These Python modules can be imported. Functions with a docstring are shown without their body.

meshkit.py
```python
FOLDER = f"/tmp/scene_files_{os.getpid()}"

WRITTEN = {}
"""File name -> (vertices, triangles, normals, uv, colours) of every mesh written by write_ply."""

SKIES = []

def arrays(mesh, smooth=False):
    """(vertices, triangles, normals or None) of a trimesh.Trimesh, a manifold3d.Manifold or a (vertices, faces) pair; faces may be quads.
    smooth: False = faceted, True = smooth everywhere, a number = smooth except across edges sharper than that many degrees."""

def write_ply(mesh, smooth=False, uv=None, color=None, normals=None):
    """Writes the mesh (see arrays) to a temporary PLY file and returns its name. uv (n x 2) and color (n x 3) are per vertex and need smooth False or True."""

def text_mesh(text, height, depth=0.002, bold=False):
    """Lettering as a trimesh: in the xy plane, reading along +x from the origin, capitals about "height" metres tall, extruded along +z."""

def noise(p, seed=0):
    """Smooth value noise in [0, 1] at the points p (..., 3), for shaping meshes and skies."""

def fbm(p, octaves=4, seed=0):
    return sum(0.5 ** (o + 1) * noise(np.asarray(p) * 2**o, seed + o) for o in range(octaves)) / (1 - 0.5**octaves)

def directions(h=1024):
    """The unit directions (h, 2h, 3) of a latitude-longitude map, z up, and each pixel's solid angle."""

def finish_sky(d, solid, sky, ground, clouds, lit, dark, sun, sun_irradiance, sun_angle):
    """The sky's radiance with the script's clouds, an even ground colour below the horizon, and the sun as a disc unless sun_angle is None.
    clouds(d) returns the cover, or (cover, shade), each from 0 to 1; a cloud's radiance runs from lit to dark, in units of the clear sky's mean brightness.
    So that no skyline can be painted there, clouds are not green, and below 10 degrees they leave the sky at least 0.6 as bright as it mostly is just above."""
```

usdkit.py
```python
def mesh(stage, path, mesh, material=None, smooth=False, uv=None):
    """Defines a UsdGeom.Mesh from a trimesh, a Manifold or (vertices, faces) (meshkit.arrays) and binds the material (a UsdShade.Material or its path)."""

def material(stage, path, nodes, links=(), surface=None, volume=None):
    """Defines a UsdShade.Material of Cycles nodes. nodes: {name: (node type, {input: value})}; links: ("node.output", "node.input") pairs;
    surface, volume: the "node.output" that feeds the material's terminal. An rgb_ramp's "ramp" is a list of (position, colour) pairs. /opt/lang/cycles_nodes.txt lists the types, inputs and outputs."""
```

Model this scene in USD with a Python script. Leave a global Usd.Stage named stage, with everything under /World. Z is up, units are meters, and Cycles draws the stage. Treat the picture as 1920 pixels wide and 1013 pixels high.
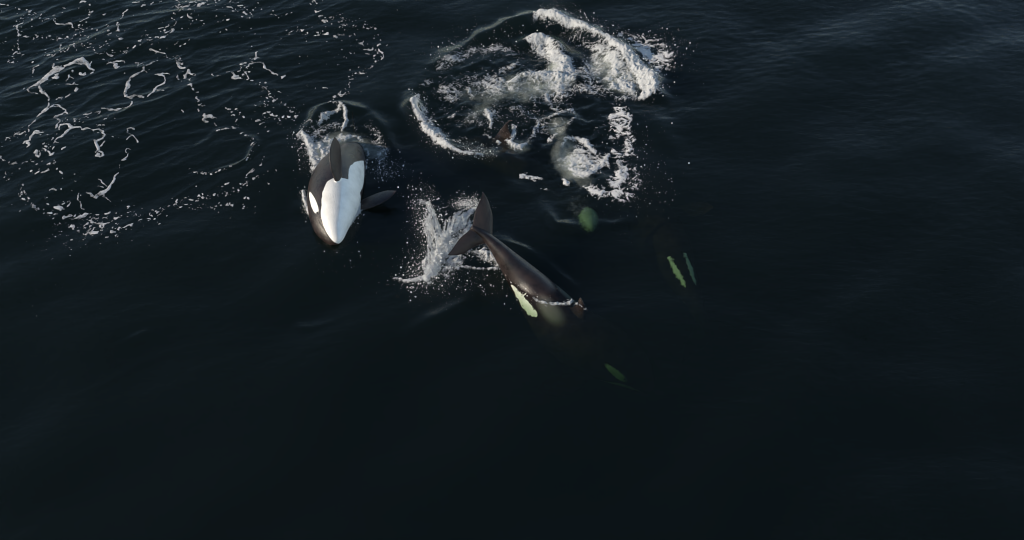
import math
import numpy as np
import trimesh
import manifold3d as m3
from scipy.interpolate import CubicSpline, PchipInterpolator
from scipy.ndimage import map_coordinates, gaussian_filter
from scipy.spatial import cKDTree
import usdkit
from pxr import Usd, UsdGeom, UsdLux, UsdShade, Sdf, Gf, Vt

# ------------------------------------------------------------------ stage, camera, sky, sun
stage = Usd.Stage.CreateInMemory()
UsdGeom.SetStageUpAxis(stage, "Z")
UsdGeom.SetStageMetersPerUnit(stage, 1.0)
UsdGeom.Xform.Define(stage, "/World")
UsdGeom.Scope.Define(stage, "/World/Looks")
rng = np.random.default_rng(7)

PITCH, HFOV, DIST = math.radians(45), math.radians(50), 27.0
CAM = np.array([0.0, -DIST * math.cos(PITCH), DIST * math.sin(PITCH)])
RIGHT = np.array([1.0, 0, 0])
FWD = np.array([0.0, math.cos(PITCH), -math.sin(PITCH)])
UPV = np.array([0.0, math.sin(PITCH), math.cos(PITCH)])
TOCAM = -FWD
TANH = math.tan(HFOV / 2)

cam = UsdGeom.Camera.Define(stage, "/World/camera")
cam.AddTranslateOp().Set(Gf.Vec3d(*CAM))
cam.AddRotateXOp().Set(90 - math.degrees(PITCH))
cam.CreateHorizontalApertureAttr(36.0)
cam.CreateFocalLengthAttr(18.0 / TANH)
cam.CreateClippingRangeAttr(Gf.Vec2f(0.1, 10000))
cam.CreateExposureAttr(EXPOSURE := 0.55)

SUN_EL, SUN_DIR_XY = math.radians(21), (-0.93, -0.36)
az = math.atan2(*SUN_DIR_XY)
SUN = np.array([math.sin(az) * math.cos(SUN_EL), math.cos(az) * math.cos(SUN_EL), math.sin(SUN_EL)])
sky_mat = usdkit.material(stage, "/World/Looks/sky", {
    "sky": ("sky_texture", {"sky_type": "single_scattering", "sun_disc": False, "sun_elevation": SUN_EL, "sun_rotation": az, "aerosol_density": 0.15, "ozone_density": 1.0}),
    "bg": ("background_shader", {"strength": 0.088})}, [("sky.color", "bg.color")], surface="bg.background")
sky = UsdLux.DomeLight.Define(stage, "/World/sky")
UsdShade.MaterialBindingAPI.Apply(sky.GetPrim()).Bind(sky_mat)
sky.GetPrim().SetCustomDataByKey("kind", "structure")
sky.GetPrim().SetCustomDataByKey("label", "clear open daylight sky above the dark sea")
sun = UsdLux.DistantLight.Define(stage, "/World/sun")
sun.CreateNormalizeAttr(True)
sun.CreateIntensityAttr(0.95)
sun.CreateAngleAttr(0.5)
sun.CreateColorAttr(Gf.Vec3f(1.0, 0.87, 0.70))
zx = np.cross([0, 0, 1.0], SUN); zx /= np.linalg.norm(zx)
zy = np.cross(SUN, zx)
M = np.eye(4); M[0, :3], M[1, :3], M[2, :3] = zx, zy, SUN
sun.AddTransformOp().Set(Gf.Matrix4d(*M.ravel().tolist()))


# ------------------------------------------------------------------ small helpers
def at(px, py, z=0.0):
    """World point seen at the photograph's pixel (1920 wide) at height z."""
    a = (px - 960.0) / 960.0 * TANH
    b = -(py - 506.5) / 960.0 * TANH
    d = FWD + a * RIGHT + b * UPV
    return CAM + d * ((z - CAM[2]) / d[2])


def ground(px, py):
    """Many pixels -> x, y on the level sea."""
    px, py = np.asarray(px, float), np.asarray(py, float)
    a, b = (px - 960) / 960 * TANH, -(py - 506.5) / 960 * TANH
    d = FWD + a[..., None] * RIGHT + b[..., None] * UPV
    p = CAM + d * (-CAM[2] / d[..., 2])[..., None]
    return p[..., 0], p[..., 1]


def plan(x, y, z=0.0):
    """Chart coordinates of points of the sea: the inverse of ground()."""
    dx, dy, dz = x - CAM[0], y - CAM[1], z - CAM[2]
    w = dy * FWD[1] + dz * FWD[2]
    u = dy * UPV[1] + dz * UPV[2]
    return 960 + dx / w / TANH * 960, 506.5 - u / w / TANH * 960


def pn(x, y, seed=0):
    """2-D gradient noise, about -1..1."""
    x, y = np.asarray(x, float), np.asarray(y, float)
    i, j = np.floor(x).astype(np.int64), np.floor(y).astype(np.int64)
    fx, fy = x - i, y - j
    sx, sy = fx ** 3 * (fx * (fx * 6 - 15) + 10), fy ** 3 * (fy * (fy * 6 - 15) + 10)

    def g(a, b):
        h = ((i + a) * 374761393 + (j + b) * 668265263 + seed * 974634777) & 0xFFFFFFFF
        h = ((h ^ (h >> 13)) * 1274126177) & 0xFFFFFFFF
        t = ((h ^ (h >> 16)) & 0xFFFF) * (2 * np.pi / 65536)
        return np.cos(t) * (fx - a) + np.sin(t) * (fy - b)

    n0 = g(0, 0) * (1 - sx) + g(1, 0) * sx
    n1 = g(0, 1) * (1 - sx) + g(1, 1) * sx
    return (n0 * (1 - sy) + n1 * sy) * 1.5


def fb(x, y, octaves=4, seed=0, gain=0.5):
    return sum(gain ** o * pn(x * 2.03 ** o, y * 2.03 ** o, seed + 31 * o) for o in range(octaves))


def sstep(a, b, x):
    t = np.clip((x - a) / (b - a), 0, 1)
    return t * t * (3 - 2 * t)


used = {}


def path_for(name, parent=None):
    base = (str(parent) if parent else "/World") + "/" + name
    n = used.get(base, 0)
    used[base] = n + 1
    return base if n == 0 else f"{base}_{n:03d}"


def tag(prim, label=None, category=None, group=None, kind=None):
    for k, v in (("label", label), ("category", category), ("group", group), ("kind", kind)):
        if v:
            prim.SetCustomDataByKey(k, v)
    return prim


def add_mesh(name, v, f, mat, parent=None, smooth=True, **primvars):
    m = usdkit.mesh(stage, path_for(name, parent), (v, f), mat, smooth=smooth)
    api = UsdGeom.PrimvarsAPI(m)
    for k, val in primvars.items():
        api.CreatePrimvar(k, Sdf.ValueTypeNames.FloatArray, "vertex").Set(Vt.FloatArray.FromNumpy(np.asarray(val, np.float32)))
    return m.GetPrim()


def thing(name, loc=(0, 0, 0)):
    x = UsdGeom.Xform.Define(stage, path_for(name))
    x.AddTranslateOp().Set(Gf.Vec3d(*map(float, loc)))
    return x.GetPrim()


# ------------------------------------------------------------------ materials
def N(t, **k):
    return (t, k)


MAT = {}
MAT["water"] = usdkit.material(stage, "/World/Looks/water", {
    "geo": N("geometry"),
    "map": N("mapping", rotation=(0, 0, 0.1), scale=(0.42, 1.0, 1.0)),
    "n1": N("noise_texture", scale=9.5, detail=3.0, roughness=0.55, distortion=0.5),
    "bump": N("bump", strength=0.55, distance=0.03),
    "lw": N("layer_weight", blend=0.5),
    "p5": N("math", math_type="power", value2=5.0),
    "fres": N("math", math_type="multiply_add", value2=0.98, value3=0.02, use_clamp=True),
    "clear": N("transparent_bsdf", color=(1, 1, 1)),
    "gloss": N("glossy_bsdf", color=(1, 1, 1), roughness=0.035),
    "mix": N("mix_closure"),
    "vol": N("volume_coefficients", scatter_coeffs=(0.0180, 0.0255, 0.0315), absorption_coeffs=(0.76, 0.58, 0.84), anisotropy=0.3),
}, [("geo.position", "map.vector"), ("map.vector", "n1.vector"), ("n1.fac", "bump.height"), ("bump.normal", "gloss.normal"),
    ("lw.facing", "p5.value1"), ("p5.value", "fres.value1"), ("fres.value", "mix.fac"), ("clear.BSDF", "mix.closure1"), ("gloss.BSDF", "mix.closure2")], surface="mix.closure", volume="vol.volume")

MAT["skin"] = usdkit.material(stage, "/World/Looks/orca_skin", {
    "geo": N("geometry"),
    "white": N("attribute", attribute="white"), "grey": N("attribute", attribute="saddle"),
    "wn": N("noise_texture", scale=14.0, detail=3.0),
    "wj": N("math", math_type="multiply_add", value2=0.022, value3=-0.011),
    "wa": N("math", math_type="add"),
    "wm": N("map_range", range_type="smoothstep", from_min=-0.012, from_max=0.012, clamp=True),
    "gm": N("map_range", range_type="smoothstep", from_min=-0.10, from_max=0.14, clamp=True),
    "n": N("noise_texture", scale=3.0, detail=5.0, roughness=0.6),
    "dark": N("rgb_ramp", ramp=[(0.3, (0.007, 0.0055, 0.006)), (0.7, (0.031, 0.0205, 0.0180))]),
    "pale": N("rgb_ramp", ramp=[(0.3, (0.68, 0.67, 0.64)), (0.7, (0.84, 0.83, 0.80))]),
    "m1": N("mix_color", b=(0.13, 0.125, 0.11)), "m2": N("mix_color"),
    "fine": N("noise_texture", scale=38.0, detail=4.0, roughness=0.6),
    "rr": N("map_range", from_min=0.3, from_max=0.7, to_min=0.24, to_max=0.46, clamp=True),
    "bump": N("bump", strength=0.46, distance=0.02),
    "xyz": N("separate_xyz"), "dry": N("map_range", from_min=-0.06, from_max=0.02, to_min=0.0, to_max=0.5, clamp=True),
    "p": N("principled_bsdf", ior=1.42, coat_roughness=0.15, coat_ior=1.33),
}, [("geo.position", "n.vector"), ("geo.position", "fine.vector"), ("geo.position", "wn.vector"), ("wn.fac", "wj.value1"), ("white.fac", "wa.value1"), ("wj.value", "wa.value2"),
    ("wa.value", "wm.value"), ("grey.fac", "gm.value"), ("n.fac", "dark.fac"), ("n.fac", "pale.fac"), ("dark.color", "m1.a"), ("gm.result", "m1.fac"),
    ("m1.result", "m2.a"), ("pale.color", "m2.b"), ("wm.result", "m2.fac"), ("m2.result", "p.base_color"), ("n.fac", "rr.value"), ("rr.result", "p.roughness"),
    ("geo.position", "xyz.vector"), ("xyz.z", "dry.value"), ("dry.result", "p.specular_ior_level"), ("dry.result", "p.coat_weight"), ("fine.fac", "bump.height"), ("bump.normal", "p.normal"), ("bump.normal", "p.coat_normal")], surface="p.BSDF")
MAT["mouth"] = usdkit.material(stage, "/World/Looks/dark_skin_fold", {"n": N("noise_texture", scale=9.0), "c": N("rgb_ramp", ramp=[(0.3, (0.006, 0.005, 0.005)), (0.7, (0.012, 0.009, 0.009))]),
    "p": N("principled_bsdf", roughness=0.3)}, [("n.fac", "c.fac"), ("c.color", "p.base_color")], surface="p.BSDF")


def foam_mat(name, col, lo, hi, nscale, namp, bump=0.5, bdist=0.02, stretch=(1, 1, 1), transl=0.25):
    return usdkit.material(stage, "/World/Looks/" + name, {
        "geo": N("geometry"), "map": N("mapping", scale=stretch),
        "a": N("attribute", attribute="cover"),
        "n": N("noise_texture", scale=nscale, detail=5.0, roughness=0.62, distortion=0.4),
        "j": N("math", math_type="multiply_add", value2=2 * namp, value3=-namp),
        "s": N("math", math_type="add"),
        "m": N("map_range", range_type="smoothstep", from_min=lo, from_max=hi, clamp=True),
        "vor": N("noise_texture", scale=nscale * 2.2, detail=4.0, roughness=0.6),
        "bump": N("bump", strength=bump, distance=bdist),
        "cr": N("rgb_ramp", ramp=[(0.25, tuple(0.88 * c for c in col)), (0.75, col)]),
        "d": N("diffuse_bsdf", roughness=0.6), "t": N("translucent_bsdf"), "dt": N("mix_closure", fac=transl),
        "clear": N("transparent_bsdf"), "mix": N("mix_closure"),
    }, [("geo.position", "map.vector"), ("map.vector", "n.vector"), ("geo.position", "vor.vector"), ("n.fac", "j.value1"), ("a.fac", "s.value1"), ("j.value", "s.value2"), ("s.value", "m.value"),
        ("vor.fac", "bump.height"), ("vor.fac", "cr.fac"), ("cr.color", "d.color"), ("cr.color", "t.color"), ("bump.normal", "d.normal"),
        ("d.BSDF", "dt.closure1"), ("t.BSDF", "dt.closure2"), ("clear.BSDF", "mix.closure1"), ("dt.closure", "mix.closure2"), ("m.result", "mix.fac")], surface="mix.closure")


MAT["foam"] = foam_mat("flat_foam", (0.70, 0.70, 0.70), 0.15, 0.85, 26.0, 0.50, bump=0.3, transl=0.1)
MAT["churn"] = foam_mat("churned_foam", (0.75, 0.765, 0.775), 0.15, 0.85, 20.0, 0.62, bump=0.45, bdist=0.03, transl=0.35)
MAT["bubbles"] = foam_mat("underwater_bubbles", (0.62, 0.64, 0.62), 0.0, 1.0, 6.0, 0.30, bump=0.3)
MAT["veil"] = foam_mat("thrown_water", (0.80, 0.81, 0.82), 0.12, 0.95, 15.0, 0.62, bump=0.35, bdist=0.03, transl=0.5)
MAT["drop"] = usdkit.material(stage, "/World/Looks/spray_drop", {"n": N("noise_texture", scale=20.0), "c": N("rgb_ramp", ramp=[(0.3, (0.72, 0.72, 0.72)), (0.7, (0.85, 0.85, 0.84))]),
    "p": N("principled_bsdf", roughness=0.2, ior=1.33)}, [("n.fac", "c.fac"), ("c.color", "p.base_color")], surface="p.BSDF")

# ------------------------------------------------------------------ the sea surface
def polyline(points, step=0.03):
    """Chart polyline (px, py, *attributes) -> dense ground samples x, y, attributes."""
    P = np.array(points, float)
    gx, gy = ground(P[:, 0], P[:, 1])
    Q = np.column_stack([gx, gy, P[:, 2:]])
    d = np.r_[0, np.cumsum(np.hypot(np.diff(gx), np.diff(gy)))]
    t = np.arange(0, d[-1], step)
    if len(P) > 2:
        s = np.column_stack([PchipInterpolator(d, Q[:, k])(t) for k in range(Q.shape[1])])
    else:
        s = np.column_stack([np.interp(t, d, Q[:, k]) for k in range(Q.shape[1])])
    return s


# raised rims and wake crests: (px, py, height m, half width m)
CRESTS = [
    [(775, 235, .0, .3), (770, 200, .18, .30), (790, 150, .10, .30), (840, 108, .12, .30), (900, 73, .15, .30), (960, 50, .24, .34), (1010, 36, .38, .36), (1070, 48, .36, .34), (1130, 82, .40, .38), (1185, 122, .44, .45), (1225, 165, .34, .42), (1225, 195, .0, .4)],
    [(778, 205, .12, .3), (790, 235, .2, .28), (820, 268, .2, .26), (865, 292, .17, .28), (930, 302, .14, .34), (1000, 292, .12, .34), (1050, 268, .08, .3)],
    [(960, 88, .0, .3), (990, 82, .16, .3), (1020, 76, .32, .34), (1050, 105, .3, .4), (1075, 140, .22, .4), (1085, 165, .05, .3)],
    [(940, 165, .0, .2), (980, 152, .14, .22), (1030, 148, .16, .22), (1075, 156, .06, .2)],
    [(930, 262, .0, .2), (952, 270, .12, .2), (985, 274, .12, .22), (1015, 262, .05, .2)],
    [(1012, 232, .05, .2), (1045, 222, .12, .2), (1072, 226, .10, .2), (1062, 250, .06, .2), (1040, 266, .0, .2)],
    [(1005, 372, .0, .18), (1030, 402, .07, .17), (1048, 426, .10, .17), (1090, 430, .07, .18), (1150, 420, .05, .2), (1200, 405, .0, .2)],
    [(1225, 215, .0, .3), (1245, 250, .06, .35), (1262, 300, .0, .35)],
    [(570, 262, .02, .2), (590, 228, .12, .2), (625, 202, .17, .2), (655, 207, .17, .2), (690, 222, .12, .22), (722, 250, .10, .24), (738, 290, .05, .24), (740, 320, .0, .22)],
    [(738, 640, .0, .22), (790, 612, .045, .22), (850, 582, .05, .22), (915, 552, .0, .25)],
    [(920, 440, .0, .2), (960, 465, .08, .16), (1010, 490, .06, .16), (1060, 525, .05, .14), (1098, 566, .0, .14)],
    [(230, 642, .0, .15), (260, 632, .05, .13), (292, 620, .0, .13)],
    [(540, 615, .0, .2), (590, 606, .05, .16), (640, 600, .0, .2)],
    [(520, 330, .0, .25), (528, 362, .07, .25), (560, 385, .06, .25), (585, 395, .0, .2)],
    [(350, 322, .0, .1), (400, 324, .05, .1), (440, 312, .06, .12), (470, 296, .06, .12), (476, 274, .05, .12), (455, 252, .03, .12), (420, 246, .04, .12), (390, 262, .03, .14), (370, 285, .0, .14)],
    [(400, 500, .0, .2), (450, 480, .04, .18), (500, 452, .0, .2)],
    [(990, 385, .0, .2), (960, 350, .05, .25), (900, 325, .06, .3), (850, 318, .0, .3)],
    [(700, 300, .0, .2), (745, 320, .06, .25), (760, 345, .05, .2), (740, 375, .0, .2)],
]
crest_pts = np.vstack([polyline(c) for c in CRESTS])
crest_id = np.concatenate([np.full(len(polyline(c)), k) for k, c in enumerate(CRESTS)])


def sea_height(x, y):
    """Height of the water: swell, wind chop running lower-left to upper-right, ripples and the crests the animals throw up."""
    px, py = plan(x, y)
    near = np.exp(-(np.maximum(np.hypot(x, y - 3) - 28, 0) / 30) ** 2)
    c, s = math.cos(0.55), math.sin(0.55)
    a, b = x * c + y * s, -x * s + y * c
    wx, wy = 0.5 * pn(x * .22, y * .22, 1), 0.5 * pn(x * .22 + 40, y * .22, 2)
    h = 0.035 * np.sin(2 * np.pi * (b / 6.3 + .07 * a + wx)) + 0.03 * np.sin(2 * np.pi * (b / 3.9 - .06 * a + wy) + 1.3)
    h = h + 0.012 * np.sin(2 * np.pi * (0.19 * x + 0.11 * y + wy))
    chop = sstep(840, 420, px + 0.55 * py) * sstep(560, 180, py)
    chop = 0.08 + 0.46 * np.clip(chop, 0, 1)
    r1 = 1 - np.abs(pn(a * .30 + wx, b * .72 + wy, 3))
    r2 = 1 - np.abs(pn(a * .7 + 1.5 * wy, b * 1.7 + wx, 4))
    r3 = 1 - np.abs(pn(a * 1.9 + wx, b * 4.2 + wy, 5))
    h = h + near * chop * (0.115 * r1 ** 2 + 0.055 * r2 ** 2 + 0.016 * r3 ** 2)
    patch = sstep(-.5, .6, fb(x * .16, y * .16, 3, 9))
    top = sstep(620, 60, py)
    rip = (0.45 + 0.55 * patch) * (0.55 + 0.45 * top)
    c, s = math.cos(0.12), math.sin(0.12)
    a, b = x * c + y * s, -x * s + y * c
    h = h + near * rip * (0.006 * pn(a * 1.1 + wy, b * 2.6 + wx, 6) + 0.0075 * pn(a * 2.3, b * 4.9, 7) + 0.0055 * pn(a * 4.0, b * 8.0, 8))
    ok = np.hypot(x + 3, y - 5) < 22
    xs, ys = x[ok], y[ok]
    wob = 0.12 * pn(xs * 1.3, ys * 1.3, 11), 0.12 * pn(xs * 1.3, ys * 1.3, 12)
    out = np.zeros(len(xs))
    q = np.column_stack([xs + wob[0], ys + wob[1]])
    for k in range(len(CRESTS)):
        pts = crest_pts[crest_id == k]
        lo, hi = pts[:, :2].min(0) - 1.8, pts[:, :2].max(0) + 1.8
        m = ((q > lo) & (q < hi)).all(1)
        d, i = cKDTree(pts[:, :2]).query(q[m])
        hh, ww = pts[i, 2] * np.clip(.75 + .9 * pn(pts[i, 0] * .9, pts[i, 1] * .9, 13), .15, 1.5), pts[i, 3] * np.clip(1 + .6 * pn(pts[i, 0] * 1.3, pts[i, 1] * 1.3, 16), .5, 1.6)
        out[m] += hh * (np.exp(-(d / ww) ** 2) * 1.15 - 0.22 * np.exp(-(d / (2.6 * ww)) ** 2))
    # churned water inside the ring
    ppx, ppy = plan(xs, ys)
    inside = np.exp(-(((ppx - 985) / 190) ** 2 + ((ppy - 190) / 105) ** 2) ** 2) + 0.7 * np.exp(-(((ppx - 1110) / 95) ** 2 + ((ppy - 310) / 75) ** 2) ** 2) \
        + 0.7 * np.exp(-(((ppx - 650) / 75) ** 2 + ((ppy - 265) / 55) ** 2) ** 2) + 0.8 * np.exp(-(((ppx - 860) / 75) ** 2 + ((ppy - 470) / 70) ** 2) ** 2)
    out += inside * (0.075 * (1 - np.abs(fb(xs * .9, ys * .9, 2, 14))) + 0.05 * (1 - np.abs(fb(xs * 2.1, ys * 2.1, 3, 15))) - 0.06)
    res = np.zeros(x.shape)
    res[ok] = out
    return h + res


def graded(lo, hi, step, far, ratio=1.25):
    mid = np.arange(lo, hi, step)
    ext, d, p = [], step, 0.0
    while p < far:
        d *= ratio
        p += d
        ext.append(p)
    ext = np.array(ext)
    return np.r_[(lo - ext)[::-1], mid, mid[-1] + ext]


STEP = 0.055
gx = graded(-21.0, 21.0, STEP, 2500)
gy = graded(-10.5, 17.5, STEP, 2500)
GX, GY = np.meshgrid(gx, gy)
HZ = sea_height(GX.ravel(), GY.ravel()).reshape(GX.shape)
_ix, _iy = np.arange(len(gx)), np.arange(len(gy))


def sea_z(x, y):
    return map_coordinates(HZ, [np.interp(y, gy, _iy), np.interp(x, gx, _ix)], order=1)


def sea_box():
    ny, nx = GX.shape
    v = np.column_stack([GX.ravel(), GY.ravel(), HZ.ravel()])
    i = np.arange(ny * nx).reshape(ny, nx)
    a, b, c, d = i[:-1, :-1].ravel(), i[:-1, 1:].ravel(), i[1:, 1:].ravel(), i[1:, :-1].ravel()
    f = [np.column_stack([a, b, c]), np.column_stack([a, c, d])]
    rim = np.r_[i[0, :], i[1:, -1], i[-1, -2::-1], i[-2:0:-1, 0]]
    low = v[rim].copy()
    low[:, 2] = -60.0
    k = len(v) + np.arange(len(rim))
    v = np.vstack([v, low, [[0, 0, -60.0]]])
    r2, k2 = np.roll(rim, -1), np.roll(k, -1)
    f += [np.column_stack([rim, k, k2]), np.column_stack([rim, k2, r2]), np.column_stack([k, np.full(len(k), len(v) - 1), k2])]
    return v, np.vstack(f)


sv, sf = sea_box()
sea = add_mesh("sea", sv, sf, MAT["water"], smooth=True)
tag(sea, "dark green blue sea rippled by wind and stirred by orcas", kind="structure")
bed_mat = usdkit.material(stage, "/World/Looks/sea_bed", {"n": N("noise_texture", scale=0.05), "c": N("rgb_ramp", ramp=[(0.3, (0.03, 0.035, 0.03)), (0.7, (0.05, 0.05, 0.045))]), "p": N("principled_bsdf", roughness=0.9)},
                          [("n.fac", "c.fac"), ("c.color", "p.base_color")], surface="p.BSDF")
bed = add_mesh("sea_bed", np.array([[-3000, -3000, -61], [3000, -3000, -61], [3000, 3000, -61], [-3000, 3000, -61.0]]), np.array([[0, 1, 2], [0, 2, 3]]), bed_mat, smooth=False)
tag(bed, "sea floor far below the water", kind="structure")

# ------------------------------------------------------------------ orcas
PROFILE = np.array([  # x, top, bottom, half width (all / length)
    (0.000, .010, .012, .010), (0.008, .028, .024, .022), (0.025, .044, .036, .036), (0.06, .064, .056, .054), (0.11, .083, .082, .074), (0.18, .100, .102, .095), (0.26, .110, .113, .112), (0.34, .115, .114, .115),
    (0.42, .112, .108, .111), (0.52, .100, .092, .097), (0.62, .083, .074, .076), (0.72, .064, .056, .054), (0.82, .045, .040, .034), (0.90, .030, .027, .021), (0.95, .020, .018, .014), (0.985, .008, .008, .008)])
_pt, _pb, _pw = (PchipInterpolator(PROFILE[:, 0], PROFILE[:, k]) for k in (1, 2, 3))


def to_manifold(v, f):
    return m3.Manifold(m3.Mesh(np.ascontiguousarray(v, np.float32), np.ascontiguousarray(f, np.uint32)))


def rings(loops):
    """Closed surface through equal-length loops, ends capped with fans."""
    L = np.array(loops)
    n, k = L.shape[:2]
    v = np.vstack([L.reshape(-1, 3), L[0].mean(0), L[-1].mean(0)])
    i = np.arange(n * k).reshape(n, k)
    j = np.roll(i, -1, 1)
    f = [np.column_stack([i[:-1].ravel(), j[:-1].ravel(), j[1:].ravel()]), np.column_stack([i[:-1].ravel(), j[1:].ravel(), i[1:].ravel()]),
         np.column_stack([j[0], i[0], np.full(k, n * k)]), np.column_stack([i[-1], j[-1], np.full(k, n * k + 1)])]
    f = np.vstack(f)
    t = trimesh.Trimesh(v, f, process=False)
    if t.volume < 0:
        f = f[:, ::-1]
    return v, f


def blade(lead, trail, thick, n=22, k=12):
    """A fin: lead(t), trail(t) give 3-D points for t in 0..1 along the span; thick(t) its thickness; normal from the plan."""
    ts = 1 - (1 - np.linspace(0, 1, n)) ** 1.6
    u = 0.5 - 0.5 * np.cos(np.linspace(0, np.pi, k))
    prof = 2.6 * np.sqrt(np.maximum(u, 0)) * (1 - u) ** 0.9 * 0.5
    loops = []
    e = 1e-3
    for t in ts:
        a, b = lead(t), trail(t)
        sp = (lead(min(t + e, 1)) + trail(min(t + e, 1)) - lead(max(t - e, 0)) - trail(max(t - e, 0)))
        nrm = np.cross(b - a, sp)
        nrm /= np.linalg.norm(nrm) + 1e-9
        mid = a + (b - a) * u[:, None]
        w = thick(t) * prof[:, None] * nrm
        loops.append(np.vstack([mid + w, (mid - w)[-2:0:-1]]))
    return rings(loops)


def curve(points):
    P = np.array(points, float)
    t = np.linspace(0, 1, len(P)) if P.shape[1] == 3 else P[:, 3]
    c = CubicSpline(t, P[:, :3])
    return lambda x: c(x)


class Spine:
    """A bent backbone: control points with the direction the back faces there."""
    def __init__(self, points, dorsal, length):
        P, D = np.array(points, float), np.array(dorsal, float)
        d = np.r_[0, np.cumsum(np.linalg.norm(np.diff(P, axis=0), axis=1))]
        c = CubicSpline(d, P)
        t = np.linspace(0, d[-1], 600)
        q = c(t)
        s = np.r_[0, np.cumsum(np.linalg.norm(np.diff(q, axis=0), axis=1))]
        self.total = s[-1]
        if s[-1] < length + 0.6:  # go on straight
            t1 = (q[-1] - q[-4]) / np.linalg.norm(q[-1] - q[-4])
            ex = np.linspace(0.02, length + 0.8 - s[-1], 60)
            q, s = np.vstack([q, q[-1] + ex[:, None] * t1]), np.r_[s, s[-1] + ex]
        T = np.gradient(q, s, axis=0)
        T /= np.linalg.norm(T, axis=1, keepdims=True)
        D /= np.linalg.norm(D, axis=1, keepdims=True)
        sk = np.interp(d, t, s[:600])
        U = np.column_stack([PchipInterpolator(sk, D[:, k])(np.clip(s, 0, sk[-1])) for k in range(3)])
        U -= (U * T).sum(1, keepdims=True) * T
        U /= np.linalg.norm(U, axis=1, keepdims=True)
        S = np.cross(U, T)
        self.s, self.q, self.T, self.U, self.S = s, q, T, U, S

    def frame(self, x):
        g = lambda A: np.column_stack([np.interp(x, self.s, A[:, k]) for k in range(3)])
        return g(self.q), g(self.T), g(self.S), g(self.U)

    def place(self, v):
        q, T, S, U = self.frame(v[:, 0])
        x0 = np.minimum(v[:, 0] - self.s[0], 0)
        return q + x0[:, None] * T + v[:, 1:2] * S + v[:, 2:3] * U

    def local(self, x, world):
        q, T, S, U = self.frame(np.array([x]))
        w = np.asarray(world, float)
        w = np.array([w @ T[0], w @ S[0], w @ U[0]])
        return w / np.linalg.norm(w)


def flipper(L, side, span, chord, length=1.25, width=0.52, root=(.80, .50)):
    """A paddle rooted at the flank; span and chord are directions in the animal's own axes."""
    x = 0.265 * L
    root = np.array([x, side * _pw(.265) * L * root[0], -_pb(.265) * L * root[1]])
    span = np.array(span) / np.linalg.norm(span)
    chord = np.array(chord, float) - np.dot(chord, span) * span
    chord /= np.linalg.norm(chord)
    sh = [(-.18, -.30, .30), (.0, -.34, .34), (.2, -.46, .44), (.45, -.55, .52), (.7, -.50, .48), (.88, -.32, .25), (.96, -.14, .05), (1.0, -.02, -.02)]
    ld = PchipInterpolator([s[0] for s in sh], [s[1] for s in sh])
    tr = PchipInterpolator([s[0] for s in sh], [s[2] for s in sh])
    f = lambda t: -.18 + 1.18 * t
    sweep = lambda t: 0.10 * max(f(t), 0) ** 2
    lead = lambda t: root + span * f(t) * length + chord * (ld(f(t)) * width * .9 + sweep(t))
    trail = lambda t: root + span * f(t) * length + chord * (tr(f(t)) * width * .9 + sweep(t))
    th = lambda t: 0.13 * (1 - 0.8 * t) * (1 - t ** 6) + 0.012
    return blade(lead, trail, th)


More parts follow.
